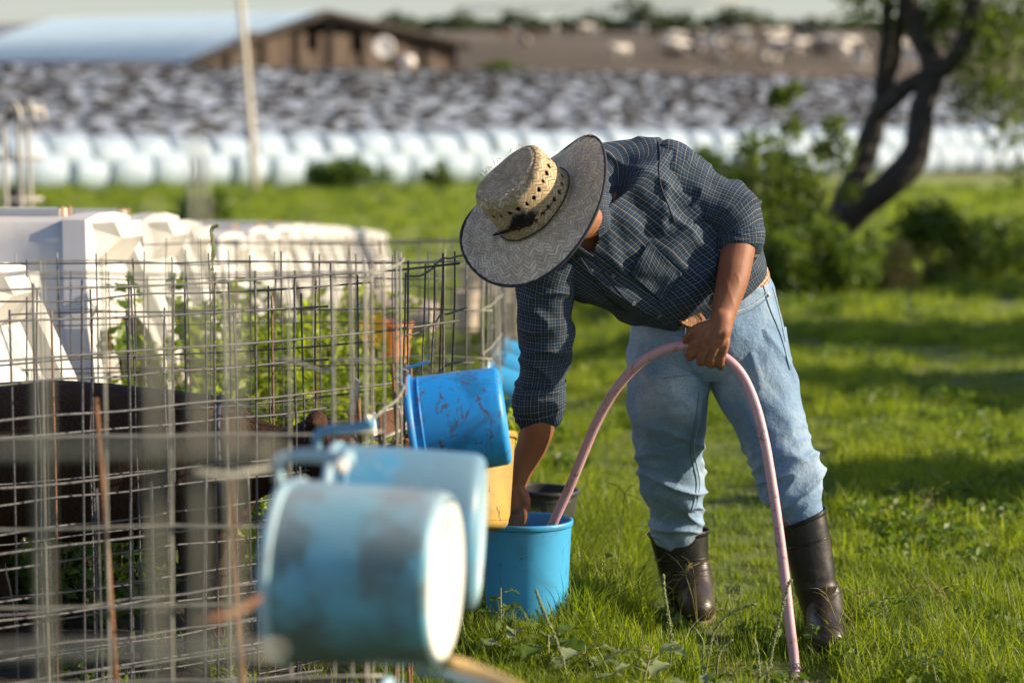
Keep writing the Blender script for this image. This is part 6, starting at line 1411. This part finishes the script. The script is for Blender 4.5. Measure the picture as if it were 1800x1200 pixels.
def build_weeds():
    def bs(px, Y): x = (px-900)/FPX*Y; return Vector((x, Y, gz(x, Y)))
    Q = lambda Y, *a: [W(x, y, Y) for x, y in a]
    spike_plant('tall straight seed spike in front of the bright hose base', bs(1350, 5.7), Q(5.7, (1352, 1170), (1360, 1130), (1372, 1080), (1385, 1030), (1392, 1018)), .0068)
    spike_plant('long arched seed spike curving right below the right boot toe', bs(1240, 5.75), Q(5.75, (1246, 1150), (1255, 1110), (1280, 1080), (1310, 1066), (1330, 1060)), .0055, 0)
    spike_plant('upright seed spike before the left side of the right boot', bs(1178, 5.8), Q(5.8, (1180, 1140), (1176, 1090), (1168, 1040), (1166, 1008)), .0075, 0)
    spike_plant('leaning seed spike standing among broad leaves below the blue bucket', bs(1010, 5.55), Q(5.55, (990, 1160), (972, 1110), (952, 1065), (942, 1036)), .0062)
    spike_plant('short thick seed spike just left of the hose near the bottom edge', bs(1330, 5.6), Q(5.6, (1335, 1190), (1332, 1150), (1326, 1120)), .0068)
    spike_plant('small curled seed spike below the arched one', bs(1265, 5.8), Q(5.8, (1262, 1160), (1268, 1140), (1280, 1128), (1288, 1124)), .0045)
    spike_plant('small hooked seed spike left of the arched one', bs(1236, 5.8), Q(5.8, (1236, 1150), (1235, 1125), (1226, 1110), (1222, 1106)), .0045)
    spike_plant('stout seed spike at the bottom edge near the hose', bs(1350, 5.5), Q(5.5, (1352, 1230), (1350, 1190), (1345, 1162)), .0075)
    spike_plant('green seed spike rising behind the pen wire before the distant hutches', bs(372, 6.9), [bs(372, 6.9)+Vector((.002, 0, .3))]+Q(6.9, (374, 500), (375, 440), (372, 405), (383, 396)), .0085)
    # thin grass stalk crossing the right boot
    v, f = tube([bs(1190, 5.9), W(1210, 1110, 5.95), W(1260, 1060, 6.), W(1318, 994, 6.05)], [.002, .0012, .0005], 5, 20); G = [(v, f)]
    for k in range(60):
        c = W(1275+random.uniform(0, 26), 1042-random.uniform(-4, 14), 6.0); G.append(tube([c, c+Vector((random.uniform(-.004, .008), 0, random.uniform(-.002, .006)))], .0012, 4))
    v, f = join(*G); tag(mk('grass_stalk', v, f, M['seed']), 'thin green grass stalk slanting across the lower right boot', 'grass stalk')
    # crabgrass head in front of the bucket
    c = W(918, 975, 6.2); G = [tube([bs(916, 6.2), c], [.0014, .0009], 5, 6)]
    for dx, dy in ((-.052, .008), (-.006, .036), (.040, .036), (.040, .014), (-.02, .006)): G.append(tube([c, c+Vector((dx*.5, 0, dy*.6+.003)), c+Vector((dx, -.005, dy))], .0010, 5, 6))
    c2 = W(915, 1015, 6.2)
    for dx, dy in ((-.02, -.01), (-.012, .014), (.008, .02)): G.append(tube([c2, c2+Vector((dx, 0, dy))], .001, 4))
    v, f = join(*G); tag(mk('crabgrass', v, f, M['grass_dry']), 'dry star shaped crabgrass head standing before the filling bucket', 'grass stalk')
    c = W(1098, 868, 6.5); G = [tube([bs(1080, 6.6), c], [.0016, .0009], 5, 6)]
    for dx, dy in ((-.045, .03), (.03, .025), (.05, -.02), (.01, -.04)): G.append(tube([c, c+Vector((dx*.5, 0, dy*.6+.006)), c+Vector((dx, 0, dy))], .0011, 5, 6))
    v, f = join(*G); tag(mk('crabgrass', v, f, M['seed']), 'pale crabgrass head between the hose and the right knee', 'grass stalk')
    # broad leaved plants
    def broad(label, px, Y, n, size, m, h=.10, lean=0., narrow=2.0, name='broadleaf_weed'):
        b0 = bs(px, Y); t = thing(name, label, 'weed', b0); G = []
        for i in range(n):
            a = i*2.4+random.uniform(-.4, .4); z = h*(.25+.75*i/n); L = size*random.uniform(.7, 1.15)*(1.15-.5*i/n); el = random.uniform(.1, .7); d = Vector((math.cos(a)*math.cos(el), math.sin(a)*math.cos(el), math.sin(el))); s = Vector((-math.sin(a), math.cos(a), random.uniform(-.3, .3))).normalized()
            r0 = b0+Vector((lean*z, 0, z)); st = r0+d*size*.45; G.append(tube([r0, st], .0014, 4)); V, F = [], []; nl = 9
            for k in range(nl+1):
                u = k/nl; w = L/narrow*math.sin(math.pi*min(1, u**.75*.97+.03))**.8; bend = Vector((0, 0, -1))*L*.45*u*u; c = st+d*L*u+bend
                V += [c-s*w+Vector((0, 0, w*.25+.003*math.sin(u*17+i))), c-s*w*.5, c-Vector((0, 0, w*.12)), c+s*w*.5, c+s*w+Vector((0, 0, w*.25+.003*math.sin(u*15+i*2)))]
            for k in range(nl):
                for q in range(4): F.append((k*5+q, k*5+q+1, k*5+5+q+1, k*5+5+q))
            mk('leaf', [tuple(p) for p in V], F, m, t)
        G.append(tube([b0, b0+Vector((lean*h, 0, h))], [.004, .002], 6)); v, f = join(*G); mk('stem', v, f, M['stem'], t)
    wg = M['weed_grey']; w = M['weed']
    broad('broad dusty leaved weed at the foot of the blue bucket, left', 905, 5.9, 9, .075, wg, .12, narrow=2.4)
    broad('broad green leaved weed below the middle of the blue bucket', 965, 5.85, 10, .085, w, .13, narrow=2.2)
    broad('dusty leaved weed right of the leaning seed spike', 1030, 5.8, 9, .08, wg, .12, narrow=2.4)
    broad('small green weed close before the blue bucket', 880, 6.1, 9, .05, w, .16, narrow=3)
    broad('narrow grey leaved weed at the bottom below the right boot', 1118, 5.5, 13, .10, wg, .17, .25, 5.5)
    broad('grey green weed sprawling at the bottom left of the hose', 1240, 5.45, 11, .085, wg, .08, .1, 4.5)
    broad('low green weed by the bottom edge under the leaning spike', 1060, 5.5, 8, .06, w, .06, 0, 2.6)
    broad('jagged green weed low at the bottom right corner', 1640, 5.7, 12, .06, w, .10, 0, 3)
    broad('dark green weed right of the left boot', 1560, 6.25, 14, .06, w, .13, 0, 3.2)
    broad('leafy green weed between the bucket and the right knee', 1060, 6.6, 12, .055, M['grass_lime'], .16, 0, 2.8)
    # leafy weeds behind and under the pens
    k = 0
    names = ('behind the calf neck', 'under the calf belly', 'before the hutch fronts', 'below the yellow flowers', 'right of the calf head', 'beyond the corner panel', 'beneath the rear panel', 'near the bracket', 'left of the flowers', 'by the third hutch', 'low behind the calf legs', 'under the calf chest', 'below the far hutches', 'beside the white tub')
    spots = ((450, 7.8, .55, 'g'), (330, 7.3, .35, 'w'), (310, 8.0, .8, 'w'), (640, 8.3, .42, 'g'), (560, 7.4, .42, 'g'), (760, 8.0, .3, 'w'), (260, 7.4, .4, 'w'), (600, 6.9, .35, 'g'), (520, 8.6, .52, 'g'), (400, 8.8, .65, 'w'), (190, 7.2, .45, 'w'), (430, 7.2, .35, 'w'), (480, 9.2, .45, 'g'), (690, 9.8, .35, 'w'))
    where = ('between the calf and the distant hutches',)*3
    spots = list(spots); names = list(names)
    for i in range(27):
        px = 350+i*15+random.uniform(-7, 7); Y = (8.9, 9.8, 8.2)[i % 3]+random.uniform(-.2, .2); spots.append((px, Y, random.uniform(.55, .80)*(1 if px < 640 else .62), 'gwg'[i % 3])); names.append(where[i % 3])
    spots.insert(14, (45, 6.55, .34, 'w')); names.insert(14, 'at the left edge behind the calf'); spots.insert(15, (95, 6.6, .26, 'w')); names.insert(15, 'below the calf near the left edge')
    for (px, Y, h, c), nm in zip(spots, names):
        b0 = bs(px, Y); k += 1; t = thing('leafy_weed', 'tall leafy green weed '+nm if nm not in where else ordinal(k-17)+' lit green weed from the left beyond the calf', 'weed', b0, None if nm not in where else 'weeds '+nm); G = []; cs = []
        for i in range(14):
            x = random.gauss(0, .13); y = random.gauss(0, .08); hh = h*random.uniform(.5, 1.05); e = b0+Vector((x*1.5, y, hh)); G.append(tube([b0+Vector((x, y, -.02)), b0+Vector((x*1.2, y, hh*.5)), e], [.003, .0012], 5, 6))
            for j in range(5): cs.append(tuple(b0+Vector((x*(1+.1*j), y, hh*(.2+.2*j)))))
        v, f = join(*G); mk('stem', v, f, M['stem'], t); v, f = leaves(cs, 720, .06, .027, 1, aspect=2.4, droop=.2); mk('foliage', v, f, M['grass_lime'] if c == 'g' else M['weed'], t, smooth=False)
build_weeds()
